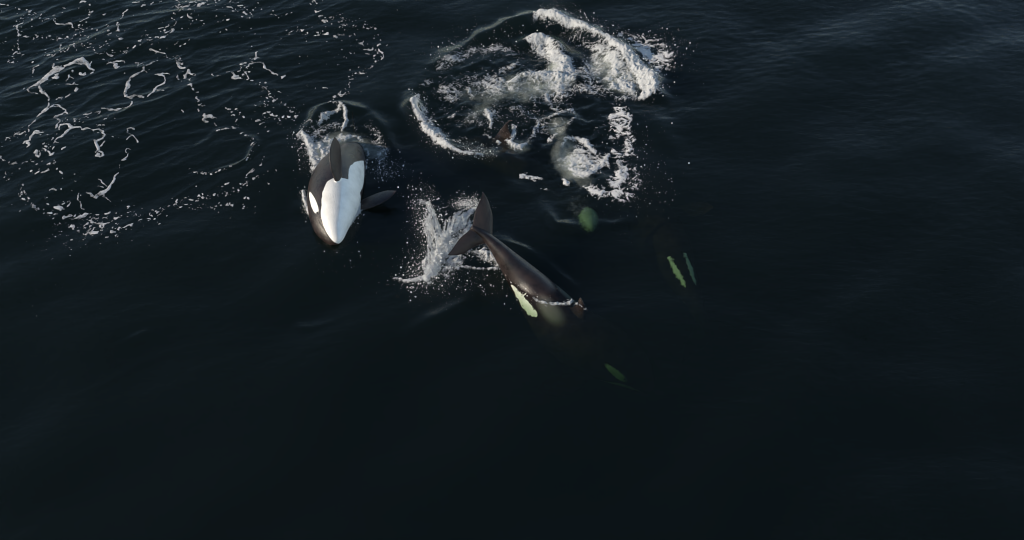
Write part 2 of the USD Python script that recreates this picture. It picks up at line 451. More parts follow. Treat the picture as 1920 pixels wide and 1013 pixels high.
def dorsal_fin(L, height=0.75, lean=0.0, rake=.70):
    z0 = _pt(.43) * L
    x0, x1 = 0.375 * L, 0.50 * L
    lead = curve([(x0 - .10, 0, z0 - .18), (x0 + .20, lean * .1, z0 + .30 * height), (x0 + .20 + .37 * rake, lean * .45, z0 + .74 * height), (x0 + rake, lean, z0 + height)])
    trail = curve([(x1 + .04, 0, z0 - .20), (x1 - .13, lean * .1, z0 + .26 * height), (x1 - .64 + .80 * rake, lean * .45, z0 + .70 * height), (x0 + rake + .04, lean, z0 + height)])
    return blade(lead, trail, lambda t: 0.17 * (1 - t) + 0.015)


def flukes(L, half=0.86):
    def side(sgn):
        lead = curve([(.870 * L, -sgn * .08, 0, 0), (.898 * L, sgn * .14, 0, .16), (.922 * L, sgn * .40 * half, 0, .42), (.962 * L, sgn * .78 * half, 0, .78), (1.012 * L, sgn * half, 0, 1)])
        trail = curve([(.985 * L, -sgn * .08, 0, 0), (.988 * L, sgn * .10, 0, .16), (1.002 * L, sgn * .36 * half, 0, .42), (1.010 * L, sgn * .74 * half, 0, .78), (1.016 * L, sgn * .995 * half, 0, 1)])
        return blade(lead, trail, lambda t: 0.15 * (1 - t) ** 0.8 + 0.012)
    return side(1), side(-1)


DEFAULT_BELLY = [(0, 20), (.012, 45), (.03, 68), (.08, 74), (.13, 70), (.17, 58), (.21, 46), (.26, 30), (.30, 27), (.40, 30), (.50, 27), (.58, 22), (.66, 14), (.70, 0), (.72, -20), (1, -60)]


def orca(name, spine, L, label, fins=None, belly=DEFAULT_BELLY, lobe=(.55, .74, 34, 92), eye=(.175, 101), saddle=True, edge=0.035, fin_height=0.75, fin_lean=0.0, fin_rake=.70, lobe_side=0, lobe_w=19, soft=1.0, group='pod of orcas around the splashes'):
    xs = np.r_[np.linspace(0, .03, 10) ** 1, np.linspace(.036, .985, 110)]
    th = np.linspace(0, 2 * np.pi, 64, endpoint=False)
    loops = []
    for x in xs:
        c, s = np.cos(th), np.sin(th)
        ex = 0.94
        yy = np.sign(c) * np.abs(c) ** ex * _pw(x)
        zz = np.where(s > 0, np.sign(s) * np.abs(s) ** ex * _pt(x), np.sign(s) * np.abs(s) ** ex * _pb(x))
        droop = -0.012 * sstep(.12, 0, x)
        loops.append(np.column_stack([np.full(64, x), yy, zz + droop]) * L)
    man = to_manifold(*rings(loops))
    parts = list(flukes(L)) + [dorsal_fin(L, fin_height, fin_lean, fin_rake)]
    for k, sgn in enumerate((1, -1)):
        if fins is not None and fins[k] is not None:
            sp, ch = spine.local(.265 * L, fins[k][0]), spine.local(.265 * L, fins[k][1])
            kw = fins[k][2] if len(fins[k]) > 2 else {}
        else:
            sp, ch, kw = np.array([.55, sgn * .75, -.35]), np.array([.8, 0, .2]), {}
        parts.append(flipper(L, sgn, sp, ch, **kw))
    for p in parts:
        man = man + to_manifold(*p)
    man = man.refine_to_length(edge)
    me = man.to_mesh()
    t = trimesh.Trimesh(np.array(me.vert_properties[:, :3], float), np.array(me.tri_verts), process=True)
    t = trimesh.smoothing.filter_taubin(t, lamb=0.5, nu=0.52, iterations=6)
    v = np.array(t.vertices)
    x, y, z = v.T / L
    z = z + 0.012 * sstep(.12, 0, x)
    xc = np.clip(x, 0, .985)
    w, hz = _pw(xc), np.where(z > 0, _pt(xc), _pb(xc))
    e = np.hypot(y / w, z / hz)
    ang = np.degrees(np.arctan2(np.abs(y) / w, -z / hz))  # 0 = belly, 180 = back
    B = np.array(belly)
    r = (w + hz) / 2 * L
    white = (np.interp(x, B[:, 0], B[:, 1]) + 3.0 * pn(x * 9, np.zeros_like(x) + 3.3, 21) + 1.5 * pn(x * 31, np.zeros_like(x) + np.sign(y), 22) - ang) * np.pi / 180 * r
    if lobe:
        x0, x1, a0, a1 = lobe
        u = (x - x0) / (x1 - x0)
        mid = a0 + (a1 - a0) * u
        half = (lobe_w * np.sqrt(np.clip(u * (1 - u) * 4, 0, 1))) * (0.85 + 0.5 * pn(x * 22, ang * .02, 24) + .45 * pn(x * 48, ang * .05, 25) + .5 * pn(x * 110, ang * .1, 26)) - 30 * ((u < 0) | (u > 1))
        lob = (half - np.abs(ang - mid)) * np.pi / 180 * r
        if lobe_side:
            lob = np.where(y * lobe_side > 0, lob, -1)
        white = np.maximum(white, lob)
    if eye:
        ex, ea = eye
        u, vv = (x - ex) * L / 0.36, (ang - ea - 9 * (x - ex) / .05) * np.pi / 180 * r / (0.125 if L > 6.4 else 0.095)
        eyef = (1 - np.hypot(u, vv * (1 + 0.25 * u))) * 0.12
        white = np.maximum(white, eyef)
    white = np.where((e > 1.22) | (e > 1.07) & (x > .21) & (x < .34), -1, white)
    white = np.where((x > .86) | (e > 1.12) & (z > 0), -1, white)
    sad = -np.ones_like(x)
    if saddle:
        sad = 0.24 - np.hypot((x - .525) * L / 1.5, (ang - 142) / 34 * .42)
        sad = np.where((z < 0) | (e > 1.2), -1, sad)
    wv = spine.place(v)
    base = wv.mean(0) * [1, 1, 0]
    root = thing(name, base)
    tag(root, label, "orca", group)
    add_mesh("body", wv - base, np.array(t.faces), MAT["skin"], root.GetPath(), smooth=True, white=white * soft, saddle=sad)
    # eyes: small dark domes below and ahead of the eye patch
    for sgn in (1, -1):
        xe, ae = .128, math.radians(96)
        c = np.array([xe * L, sgn * math.sin(ae) * _pw(xe) * L * .985, -math.cos(ae) * _pb(xe) * L])
        s = trimesh.creation.icosphere(2, 0.034)
        sv_ = s.vertices * [1.2, .5, .9] + c
        add_mesh("eye", spine.place(sv_) - base, np.array(s.faces), MAT["mouth"], root.GetPath())
    # the line of the closed mouth, a shallow dark fold
    us = np.linspace(0, 1, 40)
    for sgn in (1, -1):
        xm = .004 + us * .098
        am = np.radians(np.interp(us, [0, .15, .6, 1], [97, 96, 93, 100]))
        pts = np.column_stack([xm * L, sgn * np.sin(am) * _pw(xm) * L * 1.0, -np.cos(am) * np.where(np.cos(am) > 0, _pb(xm), _pt(xm)) * L - .012 * L * sstep(.12, 0, xm)])
        k = np.linspace(0, 2 * np.pi, 6, endpoint=False)
        rr = 0.010 * np.sin(np.pi * np.clip(us * .97 + .03, 0, 1)) ** .5
        lp = pts[:, None] + rr[:, None, None] * np.column_stack([np.zeros(6), np.cos(k), np.sin(k)])[None]
        mv, mf = rings(lp)
        add_mesh("mouth_line", spine.place(mv) - base, mf, MAT["mouth"], root.GetPath())
    return root


def cv(r, u, t):
    """Direction from components right, up (in the view) and towards the viewer."""
    return r * RIGHT + u * UPV + t * TOCAM


# 1: rolled belly up at the surface, head towards us
L1 = 6.0
BELLY1 = [(0, 92), (.02, 90), (.05, 88), (.10, 84), (.15, 78), (.20, 74), (.25, 64), (.268, 52), (.285, 22), (.31, 25), (.35, 28), (.39, 27), (.43, 23), (.47, 17), (.51, 9), (.54, 0), (.57, -14), (1, -60)]
D1 = [(.76, .0, .65)] * 4 + [(.80, .0, .60), (.90, .0, .42), (.95, .1, .3), (.95, .1, .3), (.95, .1, .3), (.95, .1, .3)]
sp1 = Spine([at(628, 459, .10), at(622, 425, .20), at(624, 385, .25), at(632, 346, .21), at(648, 313, .02), at(662, 286, -.38), at(672, 266, -1.0), at(677, 252, -1.8), at(681, 243, -2.8), at(683, 238, -3.9)],
            [-cv(*d) for d in D1], L1)
orca("orca", sp1, L1, "orca rolling at the surface with its white belly, throat and raised flipper showing", belly=BELLY1, lobe=None, eye=(.185, 106),
     fins=[(cv(.95, .36, .14), cv(.1, .85, -.50), dict(length=1.15)), (cv(-.17, .90, .40), cv(.42, .10, -.90), dict(length=1.12, width=.46, root=(.60, .72)))], edge=0.03, fin_height=.4)

# 2: diving, tail flukes in the air
L2 = 6.2
sp2 = Spine([at(1226, 728, -2.05), at(1186, 694, -1.75), at(1130, 658, -1.38), at(1066, 622, -1.04), at(1022, 574, -.58), at(981, 523, -.12), at(947, 482, .40), at(920, 452, .74), at(894, 432, 1.02)],
            [cv(.2, .6, .6), cv(.2, .65, .6), cv(.2, .7, .65), cv(.2, .7, .7), cv(.25, .68, .72), cv(.28, .5, .85), cv(.22, .3, .95), cv(.05, .05, 1), cv(0, 0, 1)], L2)
orca("orca", sp2, L2, "diving orca lifting its dark tail flukes clear of the splash", edge=0.03, fin_height=.48, lobe=(.535, .705, 106, 84), lobe_side=1, soft=.5)
print("spine lengths", sp1.total, L1, sp2.total, L2)

# 3: belly up below the swirl, only its pale throat glimmering
L3 = 6.0
sp3 = Spine([at(1108, 438, -1.06), at(1094, 410, -1.36), at(1078, 378, -2.0), at(1062, 338, -3.0), at(1048, 300, -4.0), at(1030, 255, -5.0)],
            [-cv(.15, .2, .95)] * 6, L3)
orca("orca", sp3, L3, "submerged orca below the foam swirl, only its pale green throat showing", belly=[(0, 58), (.05, 56), (.075, 42), (.10, 8), (.12, -30), (1, -60)], lobe=None, edge=0.06, eye=None, soft=.09)

# 4: belly up, deep, the two flank patches showing
L4 = 6.2
sp4 = Spine([at(1192, 383, -2.1), at(1217, 416, -1.75), at(1240, 450, -1.35), at(1261, 488, -1.2), at(1283, 528, -1.15), at(1312, 590, -1.3), at(1334, 648, -1.9)],
            [-cv(.1, .1, .98)] * 7, L4)
LX4 = float(sp4.s[np.argmin(np.linalg.norm(sp4.q - at(1283, 528, -1.15), axis=1))] / L4)
print("lobe at", LX4)
orca("orca", sp4, L4, "deep orca in open water right of the splash, two jagged pale flank patches showing", belly=[(0, -60), (1, -60)], lobe=(LX4 - .095, LX4 + .070, 27, 29), lobe_w=10, eye=None, edge=0.05, saddle=False, soft=.4)

# 5: just below the churned ring, the tip of its dorsal fin out
L5 = 5.6
fin_base = at(954, 258, 0.0)
d5 = np.array([-0.85, 0.527, 0.0])
s5 = [fin_base + d5 * (0.44 * L5 - k) + np.array([0, 0, -0.92 - 0.02 * k - .40 * max(k - .5 * L5, 0) - .40 * max(.36 * L5 - k, 0)]) for k in np.linspace(0, L5, 8)]
sp5 = Spine(s5, [(0, 0, 1)] * 8, L5)
orca("orca", sp5, L5, "orca hidden under the churned ring with only its brown dorsal fin tip out", saddle=False, edge=0.05, fin_height=0.98, fin_rake=.48, lobe=None, eye=None, belly=[(0, -60), (1, -60)])

# ------------------------------------------------------------------ foam, spray and bubbles
# The chart: patches of foam drawn as strokes (x, y, width) on a plan of the sea; every stroke becomes ground geometry.
CW, CH, CS = 1380, 660, 2  # chart size and cells per unit


class Chart:
    def __init__(self):
        self.f = np.full((CH * CS, CW * CS), -9.0, np.float32)

    def dots(self, x, y, r, peak=None):
        """Signed field: radius minus distance (chart units) for many discs, kept as a maximum."""
        for xx, yy, rr in zip(x, y, r):
            w = int((rr + 7) * CS)
            cx, cy = int(xx * CS), int(yy * CS)
            x0, x1, y0, y1 = max(cx - w, 0), min(cx + w + 1, CW * CS), max(cy - w, 0), min(cy + w + 1, CH * CS)
            if x1 <= x0 or y1 <= y0:
                continue
            Y, X = np.mgrid[y0:y1, x0:x1]
            d = rr - np.hypot(X / CS - xx, (Y / CS - yy) * 1.12)
            np.maximum(self.f[y0:y1, x0:x1], d, out=self.f[y0:y1, x0:x1])

    def stroke(self, s, step=0.6, wob=0.35, seed=0):
        P = np.array(s, float)
        d = np.r_[0, np.cumsum(np.hypot(*np.diff(P[:, :2], axis=0).T))]
        if d[-1] == 0 or len(P) == 1:
            return self.dots(P[:, 0], P[:, 1], P[:, 2] / 2)
        t = np.arange(0, d[-1] + step, step)
        X = [PchipInterpolator(d, P[:, k])(np.clip(t, 0, d[-1])) if len(P) > 2 else np.interp(t, d, P[:, k]) for k in range(3)]
        n = pn(t * .16, np.zeros_like(t) + seed * 3.7, 51) + .6 * pn(t * .45, np.zeros_like(t) + seed, 52)
        self.dots(X[0], X[1], np.maximum(X[2] / 2 * .86 * (1 + wob * n), 0.25))

    def broken(self, s, step=3.2, seed=0, scatter=1.6, size=(.35, 1.1)):
        """A dotted trail of flecks."""
        r = np.random.default_rng(seed + 900)
        P = np.array(s, float)
        d = np.r_[0, np.cumsum(np.hypot(*np.diff(P[:, :2], axis=0).T))]
        n = int(d[-1] / step) + 1
        t = np.sort(r.uniform(0, d[-1], n))
        k = P.shape[1] > 2
        sc = np.interp(t, d, P[:, 2]) if k else scatter
        self.flecks(np.interp(t, d, P[:, 0]) + r.normal(0, 1, n) * sc, np.interp(t, d, P[:, 1]) + r.normal(0, .7, n) * sc, r, size)

    def flecks(self, x, y, r, size=(.35, 1.2)):
        n = len(x)
        rad = size[0] + (size[1] - size[0]) * r.random(n) ** 3.2
        th = r.normal(-.3, .5, n)
        el = r.uniform(.2, 2.2, n) * rad
        for k in (-1, 0, 1):
            self.dots(x + k * el * np.cos(th) * .8, y + k * el * np.sin(th) * .8, rad * (1 - .25 * abs(k)) * r.uniform(.7, 1.1, n))

    def cloud(self, cx, cy, sx, sy, n, seed, size=(.35, 1.2), tilt=0.0):
        r = np.random.default_rng(seed + 300)
        a, b = r.normal(0, 1, n) * sx, r.normal(0, 1, n) * sy
        self.flecks(cx + a * math.cos(tilt) - b * math.sin(tilt), cy + a * math.sin(tilt) + b * math.cos(tilt), r, size)

    def sample(self, x, y):
        px, py = plan(x, y)
        return map_coordinates(self.f, [np.clip(py * CS, -1, CH * CS), np.clip(px * CS, -1, CW * CS)], order=1, mode="nearest")


S_FAR_LEFT = [
    [(75, 178, 2), (66, 177, 3), (58, 176, 4), (54, 171, 4), (56, 167, 4), (62, 163, 5), (70, 162, 7), (80, 155, 9), (88, 148, 10), (98, 140, 11), (108, 135, 11), (118, 131, 8), (128, 127, 5), (138, 123, 5), (148, 120, 9), (156, 120, 13), (163, 124, 7), (168, 131, 4), (179, 133, 2)],
    [(100, 150, 2), (107, 148, 5), (111, 144, 3)], [(75, 168, 6), (80, 175, 5), (88, 180, 5), (92, 185, 5), (91, 195, 3), (89, 202, 4), (84, 209, 6), (76, 215, 5), (70, 221, 3)], [(67, 225, 3), (62, 231, 3), (57, 238, 2.5)],
    [(89, 207, 4), (95, 203, 4), (101, 200, 5), (110, 199, 5), (117, 204, 3), (125, 209, 3), (127, 216, 2.5)], [(122, 211, 3), (117, 216, 4), (109, 219, 4), (107, 224, 4), (111, 229, 5), (113, 234, 3)],
    [(61, 132, 4), (65, 129, 3), (72, 126, 4)], [(59, 135, 2), (61, 138, 2)], [(101, 124, 3), (100, 131, 3)], [(131, 144, 4), (129, 150, 3), (127, 154, 3)], [(133, 146, 2), (138, 150, 2)], [(122, 161, 2), (129, 160, 4), (136, 162, 3), (149, 161, 2)], [(139, 156, 2), (138, 161, 3)],
    [(146, 167, 2), (142, 170, 3), (138, 172, 2)], [(131, 178, 3), (127, 181, 3), (122, 184, 3)], [(118, 188, 3), (116, 184, 3), (111, 183, 2), (107, 186, 2)], [(84, 162, 2), (90, 162, 2)], [(104, 162, 1.5), (110, 163, 2)],
    [(200, 122, 1.5), (211, 119, 4), (216, 123, 8), (220, 127, 8), (226, 125, 3)], [(213, 117, 3), (225, 116, 3), (235, 119, 2)], [(171, 119, 3), (169, 126, 4), (169, 131, 4)], [(152, 139, 3), (157, 142, 4), (162, 139, 3)], [(170, 138, 2), (176, 137, 3)],
    [(157, 222, 2), (160, 218, 1.5), (167, 217, 2), (175, 214, 2)], [(180, 214, 2), (190, 213, 2)], [(190, 206, 2), (200, 208, 4), (207, 210, 4), (217, 210, 3), (229, 208, 2)],
    [(271, 186, 2), (262, 184, 4), (254, 182, 5), (247, 186, 5), (242, 185, 4), (237, 181, 7), (235, 183, 6), (236, 175, 7), (237, 169, 8), (240, 161, 7), (243, 155, 5), (245, 149, 3), (250, 145, 4), (259, 141, 4), (267, 136, 5), (271, 132, 4), (274, 129, 2), (282, 122, 4), (288, 118, 2), (294, 117, 3)],
    [(272, 134, 1.5), (282, 138, 1.2)], [(291, 142, 1.5), (300, 142, 4), (306, 140, 3), (312, 139, 2), (320, 139, 1.5)], [(306, 141, 3), (310, 149, 2.5), (307, 156, 2.5), (297, 164, 3), (292, 170, 4), (286, 177, 5), (279, 183, 2.5)], [(295, 167, 2), (300, 172, 2.2), (306, 173, 2)],
    [(249, 189, 2), (248, 193, 2), (249, 197, 5), (244, 203, 3), (232, 207, 1.8)], [(230, 208, 2.5), (218, 211, 3)], [(251, 117, 2), (259, 120, 2.5), (260, 126, 3)], [(262, 122, 2), (274, 117, 1.8)], [(270, 128, 2), (269, 123, 1.5)],
    [(350, 135, 4), (356, 137, 8), (361, 141, 5), (365, 144, 5)], [(350, 140, 4), (349, 145, 4)], [(339, 113, 4), (336, 118, 3), (333, 122, 4), (337, 126, 4), (345, 131, 4)], [(331, 116, 3), (332, 121, 3)], [(341, 122, 4)], [(332, 141, 2), (335, 146, 5), (337, 149, 3)],
    [(353, 152, 2), (357, 161, 2), (362, 167, 2.5)], [(363, 170, 4), (365, 172, 2)], [(370, 184, 3), (372, 191, 2.5)], [(371, 199, 4), (376, 198, 3), (379, 195, 3)], [(378, 201, 2), (385, 200, 4)], [(371, 207, 2), (374, 211, 2)],
    [(381, 217, 4), (385, 221, 6), (390, 220, 8), (397, 218, 6), (400, 223, 4)], [(384, 224, 5), (389, 229, 6), (394, 228, 4)], [(397, 222, 2), (404, 221, 3), (407, 224, 2)], [(340, 208, 2), (344, 211, 3)],
    [(425, 139, 2), (435, 142, 4), (441, 147, 6), (447, 145, 5)], [(436, 149, 4), (447, 148, 3), (456, 150, 1)], [(399, 143, 3), (402, 146, 2)], [(407, 147, 1.5), (418, 144, 1.5)],
    [(450, 126, 4), (456, 124, 3), (463, 121, 3)], [(451, 129, 2), (451, 136, 2), (445, 139, 2)], [(462, 131, 1.5), (469, 124, 2), (475, 122, 3), (481, 121, 2), (487, 122, 4), (494, 124, 5), (498, 130, 6), (504, 133, 2.5), (511, 136, 4), (517, 141, 3), (523, 143, 2)], [(529, 147, 3), (532, 144, 4)],
    [(483, 98, 2), (481, 108, 3), (480, 114, 4)], [(459, 136, 2), (461, 141, 2), (464, 151, 2)], [(499, 156, 4)], [(497, 166, 3), (502, 170, 4)], [(515, 171, 1.5), (520, 173, 2), (525, 175, 1.8)],
    [(106, 220, 4), (109, 226, 4), (112, 232, 2), (108, 239, 3), (104, 245, 2.5)], [(111, 245, 3), (110, 249, 4)], [(110, 246, 4), (115, 240, 4), (124, 239, 5), (136, 243, 5), (152, 242, 4), (157, 248, 3), (166, 247, 4), (175, 250, 3), (187, 249, 2.5), (194, 254, 4), (198, 261, 4), (192, 267, 4), (187, 271, 5)],
    [(176, 251, 3), (181, 258, 2.5)], [(181, 271, 5), (183, 277, 9), (185, 283, 7), (187, 288, 4)], [(196, 272, 3), (196, 277, 3), (192, 281, 2)], [(179, 293, 4), (184, 289, 4), (191, 289, 4), (196, 292, 4), (193, 296, 4), (186, 298, 4), (180, 296, 4)], [(182, 294, 4), (187, 294, 3)],
    [(137, 245, 5), (127, 252, 5), (119, 261, 5), (109, 265, 3), (106, 270, 3), (101, 274, 1.5)], [(106, 272, 3), (113, 275, 2)], [(74, 250, 4), (66, 253, 5), (62, 256, 6), (58, 261, 6), (58, 266, 5), (48, 269, 3), (44, 272, 2)], [(52, 271, 4), (55, 275, 5), (52, 279, 2)],
    [(66, 254, 3), (75, 254, 4), (84, 252, 3)], [(69, 256, 2), (77, 259, 2)], [(50, 254, 3), (48, 260, 2)], [(54, 248, 4)], [(45, 251, 3)], [(36, 255, 3), (42, 252, 2)], [(15, 259, 2), (28, 256, 2)], [(67, 291, 7), (72, 288, 6), (71, 293, 5), (74, 297, 8)], [(78, 289, 2), (78, 294, 3)],
    [(83, 284, 3), (86, 287, 4)], [(94, 295, 3), (98, 294, 5), (103, 290, 2)], [(91, 289, 2), (95, 292, 2)], [(89, 280, 4)], [(120, 285, 2), (127, 282, 2.5)],
    [(252, 247, 3), (246, 246, 2.5), (242, 248, 2.5), (244, 254, 4), (249, 259, 4), (254, 266, 3), (257, 272, 2.5)], [(246, 260, 1.6), (239, 266, 1.5)], [(248, 284, 2), (243, 283, 2), (238, 284, 2.5), (239, 291, 3)], [(243, 293, 3), (236, 300, 4), (230, 304, 3)], [(228, 310, 2), (225, 317, 2.6)], [(221, 325, 2), (216, 333, 4), (213, 341, 6), (207, 349, 6), (203, 354, 6), (196, 360, 8), (188, 364, 7), (180, 368, 6), (174, 366, 6), (169, 363, 4), (162, 362, 3)],
    [(187, 340, 3), (192, 345, 3), (198, 352, 3)], [(181, 352, 1.5), (188, 351, 3), (191, 354, 2)], [(196, 366, 3), (202, 370, 3), (207, 379, 1.6)], [(148, 365, 1.5), (147, 371, 3), (148, 380, 3), (151, 387, 4), (157, 393, 1.6)],
    [(104, 391, 4), (109, 392, 9), (114, 392, 4)], [(108, 386, 2), (110, 397, 4)], [(90, 384, 3), (95, 384, 5)], [(114, 385, 4), (119, 383, 2)], [(117, 379, 2)], [(131, 381, 3), (130, 386, 3), (127, 387, 2)], [(46, 360, 3), (50, 365, 5)], [(53, 375, 4), (57, 376, 2)], [(62, 386, 4), (63, 391, 6), (67, 394, 3)], [(75, 396, 4)], [(92, 401, 2), (97, 402, 2)],
    [(140, 409, 3), (146, 405, 6), (152, 404, 6), (160, 401, 4), (168, 399, 2), (174, 397, 2.5)], [(148, 397, 2), (150, 401, 3)], [(133, 403, 6), (128, 405, 3), (122, 408, 4), (118, 409, 2)], [(174, 405, 2), (178, 408, 2.5), (183, 406, 2.5), (183, 401, 3), (179, 401, 4)], [(193, 400, 2), (199, 401, 6), (204, 398, 5), (206, 396, 2)], [(194, 407, 2), (200, 407, 2)],
    [(165, 413, 4), (170, 417, 5)], [(178, 416, 4)], [(184, 417, 4), (190, 418, 7), (196, 420, 5)], [(194, 420, 3), (202, 418, 2)], [(188, 424, 5), (188, 428, 2)], [(169, 424, 6)], [(159, 427, 3)], [(170, 434, 3), (175, 437, 7), (180, 438, 7)], [(177, 428, 3), (175, 433, 3)], [(165, 436, 3), (161, 439, 2)], [(186, 440, 2)], [(208, 435, 2), (213, 437, 4), (218, 437, 3)], [(219, 441, 1.5), (216, 445, 3)], [(222, 447, 4)], [(226, 434, 3), (227, 428, 4), (232, 429, 2)], [(236, 427, 4), (242, 424, 3), (251, 421, 1.5)], [(222, 459, 3)],
    [(204, 414, 2), (208, 412, 2)], [(213, 410, 1.2), (222, 406, 2)], [(241, 385, 4)], [(266, 388, 3)], [(283, 394, 2), (287, 392, 2)], [(282, 399, 2), (284, 405, 3)], [(277, 410, 2), (282, 409, 2)], [(294, 404, 1.6), (301, 401, 2)], [(294, 397, 2), (302, 396, 2)], [(288, 410, 4)], [(262, 413, 1.6), (268, 412, 2)], [(305, 387, 1.6), (299, 390, 2)],
    [(13, 339, 2)], [(7, 334, 3)], [(44, 348, 5)], [(40, 355, 4)], [(56, 326, 3), (60, 323, 3)], [(62, 328, 3)], [(67, 329, 2), (77, 325, 2)], [(80, 328, 2), (90, 324, 2), (99, 321, 1.5)], [(108, 321, 3)], [(117, 326, 4)], [(120, 337, 3)], [(140, 345, 4), (145, 343, 2)], [(168, 332, 3)], [(173, 333, 1.5)], [(95, 361, 2), (101, 358, 3), (107, 361, 4)],
    [(1, 295, 3), (1, 300, 3)], [(6, 302, 2)], [(45, 305, 2), (45, 310, 2)], [(463, 334, 2), (467, 328, 3), (473, 324, 6), (476, 321, 5)], [(461, 338, 3), (464, 337, 2)], [(432, 345, 3), (425, 348, 4)], [(417, 352, 3), (413, 354, 2)], [(491, 307, 2), (489, 312, 3)], [(495, 297, 3)], [(492, 302, 2)], [(502, 345, 3), (505, 348, 2)], [(460, 373, 5), (463, 371, 3)], [(468, 373, 5)],
    [(361, 374, 4)], [(366, 377, 3)], [(377, 372, 4)], [(386, 369, 2), (390, 366, 1.5)], [(370, 366, 1.5), (373, 369, 2)], [(320, 373, 2), (325, 371, 2)], [(331, 376, 3)], [(329, 381, 4)], [(391, 392, 2)], [(402, 393, 3), (400, 396, 2)], [(458, 391, 3)], [(457, 384, 2)], [(516, 321, 3)], [(489, 361, 2)], [(458, 222, 5)], [(480, 228, 4), (487, 229, 3)], [(402, 233, 2), (405, 236, 3)], [(410, 240, 2)], [(436, 242, 2), (446, 242, 2)],
    # top row
    [(34, 55, 3), (34, 62, 2), (36, 70, 2.5)], [(34, 54, 2), (39, 51, 2), (46, 49, 1.6)], [(88, 40, 1.3), (100, 39, 1.6), (110, 41, 1.4)], [(101, 43, 3)], [(105, 44, 3), (110, 46, 2.5), (116, 47, 3), (122, 48, 1.6), (130, 47, 4), (134, 48, 3), (139, 52, 2), (147, 55, 2)], [(152, 52, 2), (156, 54, 3), (158, 58, 2)], [(148, 47, 2), (151, 48, 2)], [(156, 47, 1.5), (156, 50, 1.5)], [(166, 19, 1.3), (169, 24, 2)], [(170, 27, 3.5)], [(168, 31, 3)], [(167, 35, 3), (163, 37, 3)], [(157, 40, 1.8), (152, 43, 2.5)],
    [(176, 0, 2), (178, 4, 1.6), (181, 9, 2.2)], [(152, 10, 2), (155, 9, 3), (162, 9, 1.3)], [(239, 23, 2), (233, 27, 2.5), (230, 33, 1.6), (226, 40, 1.3)], [(222, 45, 2), (220, 50, 1.6), (222, 56, 2.5), (224, 62, 4), (219, 63, 2)], [(204, 62, 3.5)], [(203, 71, 2), (206, 69, 3.5), (213, 67, 1.3)], [(221, 71, 1.3), (224, 76, 1.3), (228, 80, 4), (232, 79, 2)], [(114, 86, 4), (114, 90, 2.5)], [(97, 104, 2), (101, 107, 3), (105, 105, 2)], [(40, 103, 2.5), (46, 101, 2)], [(26, 100, 2.5), (30, 96, 2.5)], [(33, 93, 1.5), (36, 88, 2), (35, 84, 2)], [(36, 79, 3)], [(38, 76, 2)], [(140, 82, 3), (136, 85, 2), (130, 87, 1.8)], [(144, 80, 2)],
    [(2, 13, 3), (8, 14, 2), (18, 15, 2.5)], [(0, 2, 2.5), (14, 2, 2)], [(26, 103, 2)], [(30, 19, 2.5)], [(37, 22, 3)], [(51, 22, 2.6)], [(65, 26, 2), (69, 28, 1.4)], [(56, 31, 3)], [(77, 31, 3)], [(77, 37, 3)], [(80, 44, 3)], [(62, 54, 2.5)], [(49, 70, 2.5)], [(79, 72, 2.5)], [(93, 73, 2), (96, 72, 2)], [(111, 72, 1.5), (116, 72, 2)], [(66, 66, 2), (70, 69, 1.5)], [(100, 32, 2), (105, 31, 2)], [(117, 19, 1.6), (123, 20, 2)],
    [(178, 105, 2), (182, 107, 1.5), (187, 107, 2), (193, 106, 2)], [(204, 104, 2.5), (208, 107, 3), (214, 108, 2.5)], [(188, 42, 1)], [(248, 8, 2), (257, 8, 2), (261, 9, 1.5)], [(270, 14, 2), (276, 15, 2.5)], [(271, 10, 2)], [(284, 11, 1.6), (288, 8, 2)], [(297, 7, 1.5), (305, 5, 1.8)], [(330, 1, 3), (333, 4, 2.5), (337, 12, 1.5), (340, 17, 2)], [(337, 20, 4), (343, 18, 4)], [(345, 21, 3), (350, 18, 4), (357, 16, 2)], [(342, 25, 2), (339, 29, 2)], [(346, 25, 2.5)], [(357, 25, 4)], [(356, 11, 3), (361, 9, 4)], [(367, 8, 4), (369, 4, 3)], [(376, 6, 4), (381, 3, 5)], [(375, 17, 6), (379, 15, 3)], [(384, 13, 5), (386, 10, 3)],
    [(354, 34, 4), (356, 38, 5), (360, 40, 3)], [(343, 40, 3)], [(326, 40, 4)], [(327, 34, 2.5), (326, 32, 2)], [(330, 43, 3), (332, 47, 1.5), (328, 54, 4)], [(327, 59, 4), (323, 62, 6), (320, 67, 3)], [(316, 70, 2.5), (312, 73, 2)], [(310, 75, 6), (306, 76, 4), (301, 79, 2.5)], [(297, 74, 3), (299, 77, 2)], [(281, 76, 2.5), (286, 75, 2.5)], [(291, 69, 2), (296, 68, 2)], [(262, 82, 4), (267, 80, 4)], [(251, 94, 3.5), (256, 91, 4)], [(300, 60, 1.5), (306, 58, 2), (318, 55, 1.6)], [(285, 97, 3.5), (291, 98, 2), (296, 101, 3), (302, 102, 2), (308, 102, 1.6), (313, 107, 1.8), (321, 110, 1.6)], [(329, 108, 1.5), (335, 107, 2), (341, 111, 2.5), (338, 114, 3)], [(332, 117, 3)], [(425, 20, 2.5), (432, 20, 3), (437, 21, 1.5)], [(459, 27, 3), (463, 30, 3)], [(454, 37, 4), (450, 37, 2)], [(429, 40, 1.8), (426, 43, 3)], [(469, 38, 2), (472, 40, 3)], [(416, 46, 1.2), (409, 46, 1)], [(376, 44, 1.6), (381, 44, 2)], [(384, 50, 2)], [(471, 53, 3)], [(418, 2, 2), (422, 3, 1.6)], [(449, 15, 3), (453, 14, 3)], [(457, 4, 2), (454, 1, 2)], [(357, 79, 2), (352, 83, 1.6)], [(347, 86, 1.5), (337, 90, 1.3)], [(472, 87, 3)], [(473, 94, 2)],
